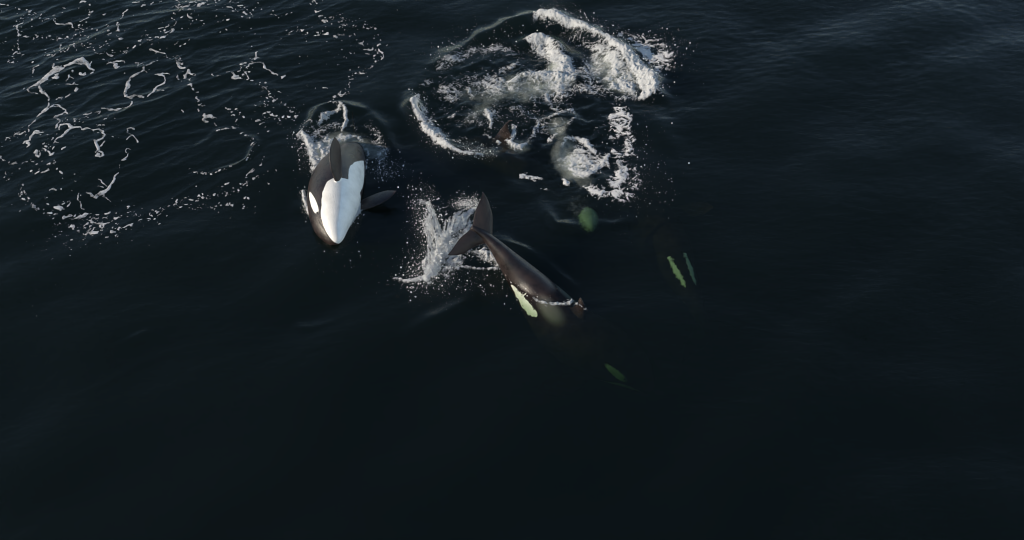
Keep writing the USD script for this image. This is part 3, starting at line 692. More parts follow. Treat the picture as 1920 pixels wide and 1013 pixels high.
    [(589, 1, 4), (587, 3, 3)], [(581, 11, 3)], [(590, 3, 3), (593, 9, 2)], [(590, 23, 3), (593, 27, 2.5)], [(605, 40, 2), (609, 43, 4), (611, 45, 2)], [(599, 47, 2)], [(623, 47, 2)], [(626, 69, 2), (629, 70, 4), (633, 73, 2)], [(635, 68, 1.8), (646, 68, 2)], [(647, 66, 2)], [(655, 69, 2.5)], [(662, 64, 2), (666, 67, 2.5)], [(670, 75, 2.4)], [(673, 81, 2), (681, 79, 2.5)], [(681, 91, 2.5), (687, 92, 2)], [(690, 94, 2.5), (695, 94, 3), (698, 90, 3)], [(708, 84, 3), (711, 81, 3)], [(703, 72, 3.5)], [(714, 73, 2.5)], [(710, 91, 3), (713, 96, 2)], [(702, 93, 2), (706, 98, 2)], [(715, 98, 3), (717, 104, 2.5), (714, 109, 4)], [(687, 98, 2)], [(703, 113, 3)], [(616, 36, 1.5), (622, 35, 2)], [(605, 66, 2), (610, 67, 3)], [(595, 68, 2)], [(505, 30, 1.3), (513, 30, 1.2), (519, 33, 1.8), (524, 37, 2.5)], [(529, 33, 3)], [(537, 31, 1.5), (541, 29, 2)], [(627, 38, 2), (624, 33, 1.8)],
    [(565, 108, 2.5)], [(579, 108, 2)], [(576, 160, 3.5), (578, 163, 2)], [(582, 164, 2)], [(591, 165, 2.2)], [(604, 164, 3), (608, 164, 4), (611, 166, 2.5)], [(639, 171, 1.8), (637, 175, 1.6), (634, 179, 1.3)], [(630, 181, 4), (626, 182, 3)], [(623, 183, 2)], [(619, 191, 1.5), (616, 193, 1.8)], [(655, 170, 1.8), (651, 175, 2), (650, 177, 3)], [(650, 168, 3)], [(655, 158, 2), (657, 163, 2)], [(669, 137, 3), (672, 138, 2.5)], [(654, 129, 3)], [(673, 123, 2)], [(679, 136, 2)], [(656, 148, 2.5)], [(505, 182, 3)], [(500, 187, 3.5)], [(512, 191, 3)], [(521, 188, 3)], [(535, 198, 4)], [(551, 204, 3)], [(555, 208, 1.6)], [(561, 211, 2.2)], [(553, 220, 4), (558, 217, 3)], [(532, 221, 4), (534, 218, 2)], [(518, 220, 3)], [(526, 227, 3)], [(498, 222, 3)], [(482, 228, 4), (488, 229, 2)]]

flat_left = Chart()
for k, s in enumerate(S_FAR_LEFT):
    flat_left.stroke(s, seed=k)
BROKEN_LEFT = [
    [(355, 324, 1.0), (400, 326, 1.2), (440, 315, 1.6), (462, 305, 3), (476, 292, 3.5), (480, 278, 3), (472, 266, 2.5), (462, 258, 2), (452, 250, 1.2)],
    [(405, 250, 1), (425, 243, 1), (448, 242, 1)], [(20, 120, 5), (35, 85, 5), (35, 60, 4), (45, 35, 6), (70, 28, 7), (90, 36, 6)], [(45, 70, 5), (90, 72, 5), (120, 70, 8), (160, 60, 8)],
    [(100, 110, 6), (140, 88, 7), (180, 95, 8), (215, 90, 8)], [(200, 118, 5), (250, 92, 5), (290, 76, 5), (325, 58, 4)], [(320, 20, 4), (360, 14, 7), (400, 5, 6), (450, 12, 7), (470, 30, 6)],
    [(330, 110, 3), (340, 125, 4), (352, 150, 2), (366, 172, 2), (370, 195, 3), (380, 215, 3)], [(480, 108, 2), (470, 128, 5), (455, 145, 4), (480, 158, 4), (500, 170, 4), (510, 188, 5), (535, 200, 4), (560, 215, 4)],
    [(500, 190, 3), (500, 215, 6), (525, 225, 6), (555, 222, 5)], [(405, 198, 1), (430, 205, 1.4), (452, 214, 1.2), (458, 222, 2)], [(425, 205, 6), (440, 230, 6), (470, 232, 6), (500, 228, 6)],
    [(535, 58, 6), (570, 60, 5), (600, 66, 4), (640, 66, 3)], [(590, 5, 4), (592, 25, 4), (615, 40, 6), (650, 36, 8)], [(640, 45, 6), (660, 55, 8), (700, 52, 8), (715, 70, 6)], [(672, 82, 4), (700, 92, 6), (717, 104, 3), (705, 118, 3), (690, 128, 4), (660, 140, 5), (656, 155, 4), (652, 175, 3), (632, 180, 2), (612, 195, 2)],
    [(60, 230, 5), (40, 250, 4), (15, 262, 4), (5, 270, 4)], [(5, 300, 3), (30, 310, 6), (70, 312, 6), (110, 312, 3)], [(35, 345, 3), (42, 375, 3), (60, 392, 4), (90, 402, 4), (125, 410, 6), (160, 415, 8), (200, 410, 8), (240, 400, 6), (280, 405, 6), (310, 385, 4), (350, 372, 3), (390, 368, 4), (440, 360, 4), (480, 335, 3), (510, 325, 4)],
    [(95, 425, 7), (140, 420, 8), (180, 432, 8), (220, 435, 8), (250, 425, 5)], [(75, 250, 4), (100, 262, 6), (85, 275, 4), (110, 285, 6)], [(160, 222, 4), (185, 218, 3), (205, 230, 5), (185, 245, 4), (200, 262, 5), (225, 262, 3)], [(20, 335, 5), (2, 320, 3)], [(135, 225, 4), (150, 235, 4), (120, 230, 3)],
    [(330, 380, 5), (380, 388, 5), (450, 385, 6)], [(395, 395, 5), (430, 385, 4)]]
for k, s in enumerate(BROKEN_LEFT):
    flat_left.broken(s, step=1.5, seed=k, size=(.4, 1.5))
flat_left.cloud(190, 430, 55, 18, 260, 1, (.3, 1.3), -.1)
flat_left.cloud(130, 460, 60, 22, 110, 2, (.25, .8), -.15)
flat_left.cloud(100, 540, 35, 35, 60, 3, (.25, .6), 1.2)
flat_left.cloud(60, 60, 50, 30, 120, 4, (.35, 1.2))
flat_left.cloud(160, 80, 70, 26, 230, 5, (.35, 1.3), -.4)
flat_left.cloud(300, 90, 60, 30, 110, 6, (.35, 1.1), -.5)
flat_left.cloud(400, 30, 60, 25, 120, 7, (.35, 1.2))
flat_left.cloud(620, 60, 80, 26, 170, 8, (.3, .9), .15)
flat_left.cloud(90, 270, 60, 40, 80, 9, (.3, .9))
flat_left.cloud(90, 380, 50, 30, 90, 10, (.35, 1.2), .4)
flat_left.cloud(420, 370, 90, 26, 90, 11, (.3, .9), -.25)
flat_left.cloud(520, 215, 45, 18, 120, 12, (.3, 1.1), .3)
flat_left.cloud(670, 110, 30, 40, 70, 13, (.3, .9))


def lattice(x0, x1, y0, y1, step):
    X, Y = np.meshgrid(np.arange(x0, x1, step), np.arange(y0, y1, step))
    return X, Y


def clip_sheet(X, Y, F, zfun, extra):
    """Triangles of the regular lattice where F > 0, cut along F = 0, with shared vertices."""
    ny, nx = X.shape
    i = np.arange(ny * nx).reshape(ny, nx)
    a, b, c, d = i[:-1, :-1].ravel(), i[:-1, 1:].ravel(), i[1:, 1:].ravel(), i[1:, :-1].ravel()
    T = np.vstack([np.column_stack([a, b, c]), np.column_stack([a, c, d])])
    f, x, y = F.ravel(), X.ravel(), Y.ravel()
    pos = f > 0
    n = pos[T].sum(1)
    keep = n > 0
    T, n = T[keep], n[keep]
    out = [T[n == 3]]
    vx, vy, ve = [x], [y], {k: [e.ravel()] for k, e in extra.items()}
    total = len(x)
    cache_keys, tri_edges = [], []
    for count in (1, 2):
        t = T[n == count]
        if not len(t):
            continue
        p = pos[t]
        lone = np.argmax(p if count == 1 else ~p, axis=1)
        r = np.arange(len(t))
        A, B, C = t[r, lone], t[r, (lone + 1) % 3], t[r, (lone + 2) % 3]
        tri_edges.append((count, A, B, C))
    ekeys = np.concatenate([np.concatenate([np.minimum(A, q) * np.int64(len(x)) + np.maximum(A, q) for q in (B, C)]) for _, A, B, C in tri_edges]) if tri_edges else np.zeros(0, np.int64)
    uk, inv = np.unique(ekeys, return_inverse=True)
    e0, e1 = uk // len(x), uk % len(x)
    tt = f[e0] / (f[e0] - f[e1] + 1e-12)
    vx.append(x[e0] + (x[e1] - x[e0]) * tt)
    vy.append(y[e0] + (y[e1] - y[e0]) * tt)
    for k in ve:
        ve[k].append(ve[k][0][e0] + (ve[k][0][e1] - ve[k][0][e0]) * tt)
    at_ = 0
    for count, A, B, C in tri_edges:
        ab = total + inv[at_:at_ + len(A)]
        ac = total + inv[at_ + len(A):at_ + 2 * len(A)]
        at_ += 2 * len(A)
        if count == 1:
            out.append(np.column_stack([A, ab, ac]))
        else:
            out += [np.column_stack([ab, B, C]), np.column_stack([ab, C, ac])]
    T = np.vstack(out)
    fx, fy = np.concatenate(vx), np.concatenate(vy)
    fe = {k: np.concatenate(v) for k, v in ve.items()}
    ff = np.concatenate([f, np.zeros(len(uk))])
    idx, T2 = np.unique(T, return_inverse=True)
    T2 = T2.reshape(T.shape)
    fx, fy, ff = fx[idx], fy[idx], ff[idx]
    fe = {k: v[idx] for k, v in fe.items()}
    return np.column_stack([fx, fy, zfun(fx, fy, ff, fe)]), T2, fe


def flat_foam(name, chart, box, label, step, keep=None, lift=0.006, grow=0.0, film=False):
    """Thin cushions of foam lying on the water."""
    x0, x1, y0, y1 = box
    X, Y = lattice(x0, x1, y0, y1, step)
    wx, wy = 0.06 * pn(X * 3.1, Y * 3.1, 61) + 0.03 * pn(X * 8, Y * 8, 63), 0.06 * pn(X * 3.1, Y * 3.1, 62) + 0.03 * pn(X * 8, Y * 8, 64)
    F = chart.sample(X + wx, Y + wy) + grow
    F = F + 0.75 * pn(X * 7, Y * 7, 65) * (F > -2) + 0.45 * pn(X * 17, Y * 17, 66) * (F > -2) - .08
    holes = pn(X * 5.2, Y * 5.2, 67) + .6 * pn(X * 11, Y * 11, 68)
    F = np.where((F > 1.2) & (holes > .55), np.minimum(F, (.62 - holes) * 9), F)
    if keep is not None:
        px, py = plan(X, Y)
        F = np.where(keep(px, py), F, -1.0)
    thin = np.clip(0.75 + .5 * pn(X * 1.4, Y * 1.4, 69) + .5 * pn(X * 6, Y * 6, 70), .0, 1.2)
    v, t, e = clip_sheet(X, Y, F, lambda x, y, f, ex: sea_z(x, y) + lift + 0.006 * np.sqrt(np.clip(f, 0, 4)) * (1 + .5 * pn(x * 16, y * 16, 71)), {"thin": thin})
    cover = np.clip(.18 + .60 * e["thin"], 0, 1.0)
    if film:
        cover = np.clip(-.02 + .20 * e["thin"], 0, .3)
    m = add_mesh(name, v, t, MAT["foam"], cover=cover)
    print(name, len(t))
    return tag(m, label, "foam", kind="stuff")


flat_foam("foam", flat_left, (-19.5, -3.0, -4.5, 14.6), "lacy grey foam streaks drifting on the dark water at the left", 0.024)
flat_foam("foam", flat_left, (-19.5, -3.0, -4.5, 14.6), "thin milky film of bubbles around the drifting foam streaks at the left", 0.030, lift=0.002, grow=.75, film=True)

# ------------------------------------------------------------------ churned white water
def soft(strokes, blur=3.0):
    """Density map from broad strokes (x, y, width, density)."""
    D = np.zeros((CH, CW), np.float32)
    for s in strokes:
        P = np.array(s, float)
        d = np.r_[0, np.cumsum(np.hypot(*np.diff(P[:, :2], axis=0).T))]
        t = np.arange(0, d[-1] + 1.5, 1.5)
        for x, y, w, q in zip(*(np.interp(t, d, P[:, k]) for k in range(4))):
            h = int(w) + 2
            x0, x1, y0, y1 = max(int(x) - h, 0), min(int(x) + h, CW), max(int(y) - h, 0), min(int(y) + h, CH)
            if x1 <= x0 or y1 <= y0:
                continue
            Y, X = np.mgrid[y0:y1, x0:x1]
            g = q * np.clip(1.25 - np.hypot(X - x, (Y - y) * 1.15) / (w / 2), 0, 1) ** .8
            np.maximum(D[y0:y1, x0:x1], g, out=D[y0:y1, x0:x1])
    return gaussian_filter(D, blur)


def read(D, x, y):
    px, py = plan(x, y)
    return map_coordinates(D, [np.clip(py, 0, CH - 1), np.clip(px, 0, CW - 1)], order=1, mode="nearest")


def lace(X, Y, seed=0, scale=1.0, stretch=(1, 1), swirl=.35):
    """Web of foam, 0..1 (1 on the threads): ridged, warped noise."""
    x, y = X * scale * stretch[0], Y * scale * stretch[1]
    wx, wy = swirl * fb(x * 1.1, y * 1.1, 3, 81 + seed), swirl * fb(x * 1.1 + 30, y * 1.1, 3, 82 + seed)
    a = 1 - np.abs(pn((x + wx) * 1.9, (y + wy) * 1.9, 83 + seed)) * 2.1
    b = 1 - np.abs(pn((x + wx) * 4.1, (y + wy) * 4.1, 84 + seed)) * 2.0
    c = pn((x + wx) * 9, (y + wy) * 9, 85 + seed)
    return np.clip(.55 * a + .33 * b + .16 * c + .05, -1, 1.2)


def churn(name, D, box, step, label, seed=0, rough=0.07, thr=0.22, mat="churn", lift=0.012, hard=1.3, scale=2.1, stretch=(1, 1), swirl=.35, lumps=1.0):
    X, Y = lattice(*box, step)
    d = read(D, X + .05 * pn(X * 3, Y * 3, 91), Y + .05 * pn(X * 3, Y * 3, 92))
    if seed == 1:
        m_ = .80 + .75 * pn(X * 1.05, Y * 1.05, 100) + .45 * pn(X * 2.6, Y * 2.6, 101)
        k_ = sstep(.74, .36, d)
        d = d * (k_ * np.clip(m_, .25, 1.35) + (1 - k_) * np.clip(.98 + .40 * pn(X * 2.3, Y * 2.3, 102) + .22 * pn(X * 5, Y * 5, 103), .45, 1.15))
    w = lace(X, Y, seed, scale, stretch, swirl)
    w = np.maximum(w, .92 * lace(X, Y, seed + 3, scale * 1.9, stretch, swirl))
    q = .95 * d + (w - .56) * (1.15 - .6 * np.clip(d, 0, 1)) - .16 * (1 - d) - thr * .3
    cover = np.clip(q * hard, -1, 1.0 if mat == "churn" else 1.5)
    F = np.where(d > .03, cover - .06, -1.0)
    lump = .45 * np.clip(fb(X * 2.4, Y * 2.4, 3, 94 + seed), -1, 1) + .4 * (1 - 2 * np.abs(pn(X * 5.5, Y * 5.5, 96 + seed))) + .45 * (1 - 2 * np.abs(pn(X * 11, Y * 11, 97 + seed))) + .4 * pn(X * 19, Y * 19, 98)
    z = lambda x, y, f, e: sea_z(x, y) + lift + np.clip(f, 0, 1) * (.012 + rough * e["d"] * (0.6 + lumps * e["lump"]))
    v, t, e = clip_sheet(X, Y, F, z, {"cover": cover, "d": d, "lump": lump})
    print(name, len(t))
    m = add_mesh(name, v, t, MAT[mat], cover=e["cover"])
    return tag(m, label, "foam", kind="stuff")


RING = [
    [(1100, 110, 50, .30), (1115, 150, 46, .42), (1090, 166, 40, .46), (1140, 175, 40, .5)], [(800, 165, 34, .36), (830, 130, 40, .40), (880, 105, 36, .42), (940, 95, 34, .42), (975, 110, 40, .42)],
    [(1002, 40, 12, .8), (1015, 35, 20, .95), (1035, 38, 26, .95), (1060, 48, 20, .85), (1090, 57, 16, .8), (1120, 72, 22, .95), (1150, 92, 26, .95), (1172, 110, 30, .92), (1195, 130, 42, 1), (1212, 155, 44, 1), (1220, 172, 36, 1), (1205, 182, 24, .8)],
    [(1040, 60, 30, .30), (1080, 75, 30, .35), (1120, 95, 40, .55), (1150, 120, 50, .72), (1165, 145, 50, .76), (1180, 168, 44, .8)],
    [(1105, 85, 26, .35), (1118, 112, 34, .6), (1128, 130, 22, .62), (1115, 140, 14, .45)], [(1142, 150, 20, .75), (1150, 165, 22, .75), (1172, 168, 20, .7)],
    [(985, 84, 10, .55), (1000, 80, 14, .8), (1020, 78, 18, .95), (1030, 88, 22, .9), (1025, 105, 30, .6), (1045, 112, 32, .8), (1062, 125, 34, .85), (1070, 140, 28, .8), (1060, 152, 20, .6)],
    [(1000, 95, 22, .5), (1010, 118, 24, .45)], [(935, 152, 10, .5), (960, 158, 10, .8), (985, 150, 10, .8), (1010, 142, 10, .8), (1035, 144, 12, .85), (1060, 150, 14, .8), (1075, 156, 12, .7)], [(942, 136, 14, .55), (962, 126, 12, .6), (980, 118, 8, .5)],
    [(1070, 170, 12, .6), (1095, 172, 14, .65), (1125, 178, 10, .6), (1160, 186, 12, .6), (1190, 182, 14, .7)], [(1085, 148, 10, .5), (1098, 160, 12, .5)],
    [(1018, 172, 10, .5), (1028, 178, 18, .65), (1026, 192, 18, .6), (1035, 205, 20, .6), (1055, 212, 18, .7), (1072, 210, 12, .6), (1080, 220, 6, .6), (1070, 235, 6, .65), (1050, 250, 6, .55), (1032, 264, 10, .8)],
    [(1030, 225, 12, .7), (1045, 220, 12, .75), (1058, 218, 8, .6)], [(1003, 196, 6, .5), (998, 215, 8, .6), (1008, 235, 10, .6), (1000, 255, 12, .65), (988, 266, 10, .6)],
    [(951, 268, 8, .8), (958, 278, 12, .9), (975, 280, 12, .9), (992, 272, 10, .7)], [(962, 242, 8, .8), (964, 258, 12, .85), (958, 270, 10, .85)],
    [(872, 165, 10, .55), (880, 175, 16, .75), (884, 190, 10, .6)], [(912, 212, 8, .6), (918, 225, 12, .75), (920, 245, 10, .65)], [(909, 252, 4, .8), (920, 262, 5, .8), (938, 273, 5, .85)],
    [(835, 185, 12, .4), (850, 190, 14, .6), (858, 193, 8, .55)], [(830, 222, 6, .5), (850, 222, 16, .65), (860, 208, 8, .5)], [(855, 262, 10, .4), (870, 262, 12, .5), (885, 270, 8, .4)],
    [(778, 200, 8, .7), (785, 185, 8, .8), (779, 205, 14, .95), (785, 218, 20, 1), (797, 235, 18, 1), (808, 255, 20, .95), (822, 268, 18, .95), (840, 280, 14, .95), (858, 290, 12, .95), (880, 294, 10, .9), (905, 300, 6, .7)],
    [(790, 200, 26, .5), (802, 235, 34, .62), (822, 255, 32, .6), (850, 275, 26, .5), (890, 285, 22, .42)], [(845, 130, 10, .5), (870, 105, 8, .45), (892, 96, 10, .55)], [(918, 92, 12, .6), (935, 92, 10, .5)], [(830, 128, 12, .5), (850, 125, 8, .5)], [(870, 98, 8, .5), (885, 95, 12, .6)],
    [(800, 160, 40, .28), (850, 168, 66, .48), (900, 165, 66, .52), (950, 175, 66, .50), (1000, 165, 74, .54), (1050, 180, 64, .52)], [(840, 215, 60, .32), (900, 230, 60, .33), (960, 215, 50, .3), (1040, 235, 50, .5)], [(985, 145, 40, .6), (1015, 148, 46, .72), (1055, 150, 48, .74), (1045, 172, 36, .62)], [(1008, 90, 34, .62), (1030, 102, 46, .78), (1052, 125, 48, .80), (1072, 145, 36, .7)], [(1090, 130, 30, .5), (1100, 155, 30, .55)]]
D_ring = soft(RING, 1.6)
churn("foam", D_ring, (-5.6, 7.8, 4.2, 17.4), 0.027, "churned white water ring thrown up around the splash at the top", seed=1, rough=.065)

TRAIL = [
    [(1160, 205, 28, .52), (1172, 225, 32, .54), (1160, 245, 30, .5)], [(1145, 222, 16, .42), (1150, 240, 18, .45)], [(1175, 245, 22, .42), (1182, 265, 22, .48), (1178, 285, 24, .5), (1188, 292, 12, .45)], [(1148, 262, 10, .55), (1160, 255, 10, .5)],
    [(1110, 244, 4, .5), (1128, 241, 5, .7), (1135, 238, 6, .7)], [(1150, 285, 16, .38), (1160, 300, 20, .4), (1170, 320, 30, .5), (1160, 340, 36, .5), (1150, 365, 36, .52)], [(1185, 320, 22, .3), (1195, 345, 24, .34), (1175, 375, 24, .36)],
    [(1085, 352, 10, .42), (1105, 358, 22, .54), (1125, 366, 24, .58), (1150, 370, 20, .5), (1168, 366, 12, .5)], [(1150, 382, 4, .75), (1168, 378, 4, .7)], [(1056, 336, 6, .8), (1062, 344, 10, .95)], [(970, 330, 10, .45), (985, 328, 12, .55), (1010, 334, 8, .6), (1015, 338, 6, .5)], [(1016, 354, 5, .65), (1030, 356, 4, .6)],
    [(1195, 88, 30, .5), (1215, 85, 26, .5), (1205, 100, 28, .58), (1220, 112, 30, .58), (1240, 108, 28, .46), (1258, 100, 24, .38)], [(1168, 64, 16, .3), (1190, 75, 22, .35), (1235, 75, 26, .32), (1250, 120, 22, .35), (1232, 130, 16, .45), (1238, 145, 10, .4)], [(1180, 70, 10, .4), (1160, 66, 12, .35)]]
D_trail = soft(TRAIL, 2.0)
churn("foam", D_trail, (0.2, 8.6, 2.4, 15.5), 0.026, "torn lace of grey foam flecks trailing right of the splash", seed=5, rough=.02, hard=2.0, mat="foam", scale=1.35, lift=.01)

SWIRL = [
    [(1052, 276, 8, .5), (1062, 264, 8, .65), (1080, 260, 10, .75), (1098, 266, 14, .85), (1110, 280, 14, .85), (1118, 292, 8, .7)], [(1040, 312, 5, .6), (1042, 300, 4, .55), (1050, 296, 4, .6), (1062, 298, 4, .65), (1070, 292, 5, .7), (1080, 288, 5, .6), (1090, 292, 6, .5)],
    [(1068, 300, 44, .6), (1095, 310, 56, .74), (1085, 282, 36, .58), (1120, 300, 30, .6)], [(1070, 316, 14, .85), (1078, 298, 10, .85), (1090, 298, 8, .8), (1108, 306, 10, .85), (1118, 318, 14, .9), (1104, 326, 18, .95), (1088, 328, 18, .95), (1074, 320, 16, .9)], [(1085, 310, 26, .45), (1100, 314, 16, .45)], [(1120, 312, 18, .8), (1132, 304, 16, .8), (1138, 292, 12, .8), (1140, 312, 8, .7)],
    [(1044, 325, 4, .5), (1040, 332, 4, .4)]]
churn("foam", soft(SWIRL, 1.5), (0.4, 5.4, 3.4, 9.2), 0.024, "small white foam swirl with a green glowing middle below the big splash", seed=9, rough=.03, scale=1.5, swirl=.6)

NEAR1 = [
    [(612, 262, 18, .6), (628, 268, 14, .75), (642, 262, 12, .75), (656, 260, 12, .65), (670, 260, 12, .55), (682, 266, 10, .5)], [(584, 262, 24, .5), (600, 248, 22, .5), (622, 240, 22, .4), (640, 235, 20, .35)], [(690, 240, 22, .36), (706, 256, 24, .42), (716, 276, 24, .46), (712, 300, 24, .42)], [(596, 318, 20, .9), (606, 305, 22, .85), (616, 290, 20, .8)],
    [(560, 255, 8, .8), (565, 248, 8, .8), (572, 258, 12, .9), (580, 272, 16, 1), (586, 285, 22, 1), (590, 300, 26, 1), (598, 312, 24, .95), (584, 318, 12, .8), (594, 325, 10, .8)], [(598, 275, 26, .6), (610, 288, 24, .85), (615, 300, 18, .85), (620, 272, 10, .6)],
    [(575, 232, 10, .5), (595, 236, 10, .5), (606, 226, 12, .85), (618, 216, 10, .85), (632, 212, 8, .6), (640, 206, 8, .5)], [(600, 228, 8, .7), (612, 224, 12, .8)], [(628, 200, 4, .5), (642, 203, 6, .7), (650, 215, 8, .8), (650, 228, 9, .9), (646, 240, 9, .85), (642, 250, 8, .7), (635, 262, 14, .6), (648, 266, 10, .55)], [(592, 252, 6, .6)],
    [(565, 262, 18, .5), (590, 245, 20, .3), (615, 250, 20, .2)], [(661, 240, 8, .4), (668, 246, 10, .35)], [(690, 260, 20, .3), (710, 270, 22, .35), (722, 285, 18, .45), (715, 300, 20, .35), (700, 310, 16, .3)], [(682, 272, 10, .3), (690, 282, 8, .6), (688, 300, 6, .6), (682, 330, 6, .55), (678, 345, 6, .4)], [(705, 320, 16, .3), (722, 325, 18, .35), (740, 330, 12, .25)],
    [(569, 360, 8, .9), (572, 375, 11, 1), (576, 392, 11, 1), (582, 408, 6, .9)], [(674, 385, 8, .8), (670, 398, 14, 1), (664, 412, 12, 1), (656, 424, 6, .8)]]
churn("foam", soft(NEAR1, 1.4), (-8.0, -3.2, 0.6, 11.5), 0.022, "white foam and splash around the rolling orca with the white belly", seed=13, rough=.07)

NEAR2 = [
    [(897, 392, 8, .6), (880, 400, 14, .6), (862, 415, 18, .7), (845, 435, 22, .7), (832, 460, 24, .75), (820, 485, 26, .8), (808, 508, 26, .85), (800, 525, 16, .8)], [(870, 440, 16, .75), (880, 430, 12, .8), (868, 450, 20, .5)],
    [(737, 522, 4, .7), (755, 525, 6, .85), (775, 526, 10, .9), (795, 520, 12, .9)], [(800, 536, 6, .8), (808, 530, 8, .8)], [(856, 505, 5, .8), (875, 504, 4, .9), (900, 507, 4, .9), (925, 506, 5, .9), (945, 512, 4, .8)], [(905, 475, 20, .7), (920, 482, 18, .75), (932, 492, 14, .7), (912, 490, 14, .55)],
    [(785, 378, 10, .4), (803, 380, 8, .6), (810, 400, 10, .5), (800, 420, 16, .55), (800, 440, 18, .6), (812, 420, 16, .5)], [(845, 470, 50, .58), (872, 462, 40, .6), (840, 505, 36, .55), (880, 425, 34, .5)], [(900, 480, 34, .6), (925, 490, 28, .6), (945, 505, 18, .55)], [(860, 530, 30, .15), (900, 520, 30, .2)],
    [(955, 505, 5, .6), (968, 526, 6, .7), (985, 540, 6, .7), (1003, 546, 6, .8), (1018, 549, 7, .85), (1030, 550, 5, .7)], [(1000, 556, 5, .45), (1012, 566, 7, .7), (1030, 570, 9, .62), (1050, 568, 11, .66), (1070, 565, 15, .7), (1085, 572, 10, .66), (1100, 580, 6, .5)]]
churn("foam", soft(NEAR2, 1.4), (-6.4, 4.0, -2.9, 4.4), 0.022, "white foam churned up beside the raised tail flukes", seed=17, rough=.08, scale=1.25)

# pale bubbles hanging below the surface
BUB = [[(870, 178, 40, .22), (925, 165, 46, .3), (985, 165, 56, .5)], [(600, 285, 40, .7), (630, 262, 36, .7), (665, 262, 30, .5), (710, 280, 36, .4)], [(1000, 165, 40, .5), (1030, 160, 44, .6), (1055, 150, 40, .5)], [(984, 188, 14, .8), (984, 192, 10, .6)], [(1050, 285, 40, .45), (1065, 300, 50, .6), (1085, 310, 44, .8), (1070, 320, 40, .5)], [(1040, 238, 30, .6), (1055, 235, 26, .5)], [(640, 262, 22, .6), (600, 275, 30, .5), (660, 250, 14, .3)], [(1128, 112, 40, .4), (1150, 150, 44, .5)], [(1045, 130, 40, .9), (1060, 145, 40, .8)], [(880, 225, 40, .2), (960, 150, 50, .3)], [(1180, 150, 60, .5), (1120, 120, 50, .5)], [(1074, 382, 44, .16), (1090, 394, 40, .2)], [(1060, 270, 40, .4), (1095, 335, 40, .3)], [(965, 272, 24, .5), (990, 270, 20, .5)], [(860, 450, 40, .3), (820, 490, 34, .4)]]


def bubbles(name, strokes, box, label, depth=.07, step=.05):
    D = soft(strokes, 7)
    X, Y = lattice(*box, step)
    d = read(D, X, Y)
    tex = fb(X * 1.6, Y * 1.6, 4, 111)
    cover = np.clip(d * 1.35 + .22 * tex * d, 0, 1)
    v, t, e = clip_sheet(X, Y, cover - .07, lambda x, y, f, ex: sea_z(x, y) - depth - .06 * np.abs(pn(x * 1.5, y * 1.5, 112)), {"cover": cover})
    e["cover"] = .85 * e["cover"] * sstep(.06, .3, e["cover"])
    return tag(add_mesh(name, v, t, MAT["bubbles"], cover=e["cover"]), label, "bubbles", kind="stuff")


bubbles("bubble_cloud", BUB, (-8.0, 7.0, 0.5, 17.0), "pale green bubbles hanging just below the churned water")

# ------------------------------------------------------------------ water thrown up by the flukes and the crest, and loose drops
def veil(base, top, label, seed=0, n=90, m=26, lean=.15):
    """A thrown sheet of water between a line on the sea and its ragged upper edge: base (px, py), top (px, py, height)."""
    B, Tp = np.array(base, float), np.array(top, float)
    tb, tt = np.linspace(0, 1, len(B)), np.linspace(0, 1, len(Tp))
    s = np.linspace(0, 1, n)
    b = np.column_stack([PchipInterpolator(tb, B[:, k])(s) for k in range(2)])
    q = np.column_stack([PchipInterpolator(tt, Tp[:, k])(s) for k in range(3)])
    bx, by = ground(b[:, 0], b[:, 1])
    bp = np.column_stack([bx, by, sea_z(bx, by) - .03])
    tp = np.array([at(a, c, h) for a, c, h in q * [1, 1, .55]])
    u = np.linspace(0, 1, m)
    V = bp[:, None] * (1 - u)[None, :, None] + tp[:, None] * u[None, :, None]
    V[:, :, 2] += .10 * np.sin(np.pi * u)[None] * (1 + pn(s * 6, s * 0, 120 + seed))[:, None]
    SS, UU = np.meshgrid(s * 9, u * 2, indexing="ij")
    nz = fb(SS * 1.3, UU * .9, 4, 122 + seed)
    off = .07 * nz[..., None] * np.array([.7, -.7, .25]) + .035 * (1 - 2 * np.abs(pn(SS * 4, UU * 3, 124 + seed)))[..., None] * np.array([.5, -.6, .6])
    V = V + off
    cover = .84 - .52 * UU / 2 + .5 * fb(SS * 3.0 + UU, UU * .9, 3, 126 + seed) + .32 * pn(SS * 7, UU * 1.6, 127) + .2 * pn(SS * 15, UU * 5, 128)
    cover *= sstep(0, .06, SS / 9) * sstep(9, 8.4, SS)
    i = np.arange(n * m).reshape(n, m)
    a, b_, c, d = i[:-1, :-1].ravel(), i[1:, :-1].ravel(), i[1:, 1:].ravel(), i[:-1, 1:].ravel()
    f = np.vstack([np.column_stack([a, b_, c]), np.column_stack([a, c, d])])
    cv_ = cover.ravel()
    f = f[cv_[f].max(1) > .15]
    idx, f2 = np.unique(f, return_inverse=True)
    return V.reshape(-1, 3)[idx], f2.reshape(f.shape), cv_[idx]


def join(parts):
    vs, fs, cs, o = [], [], [], 0
    for v, f, c in parts:
        vs.append(v); fs.append(f + o); cs.append(c); o += len(v)
    return np.vstack(vs), np.vstack(fs), np.concatenate(cs)


vv, ff_, cc = join([
    veil([(873, 428), (848, 440), (831, 460), (818, 485), (808, 508), (798, 528)], [(893, 388, .55), (860, 394, .70), (834, 416, .75), (815, 440, .70), (799, 466, .6), (788, 505, .35)], "", 0),
    veil([(882, 462), (858, 468), (838, 482), (822, 505), (814, 524)], [(880, 440, .25), (850, 446, .35), (828, 462, .40), (812, 484, .35), (800, 512, .2)], "", 3),
    veil([(830, 440), (815, 445), (805, 470)], [(806, 372, .9), (798, 392, .9), (790, 425, .8)], "", 6, n=50),
])
splash = add_mesh("splash", vv, ff_, MAT["veil"], cover=cc)
tag(splash, "curved sheet of white water thrown up left of the raised flukes", "splash", kind="stuff")

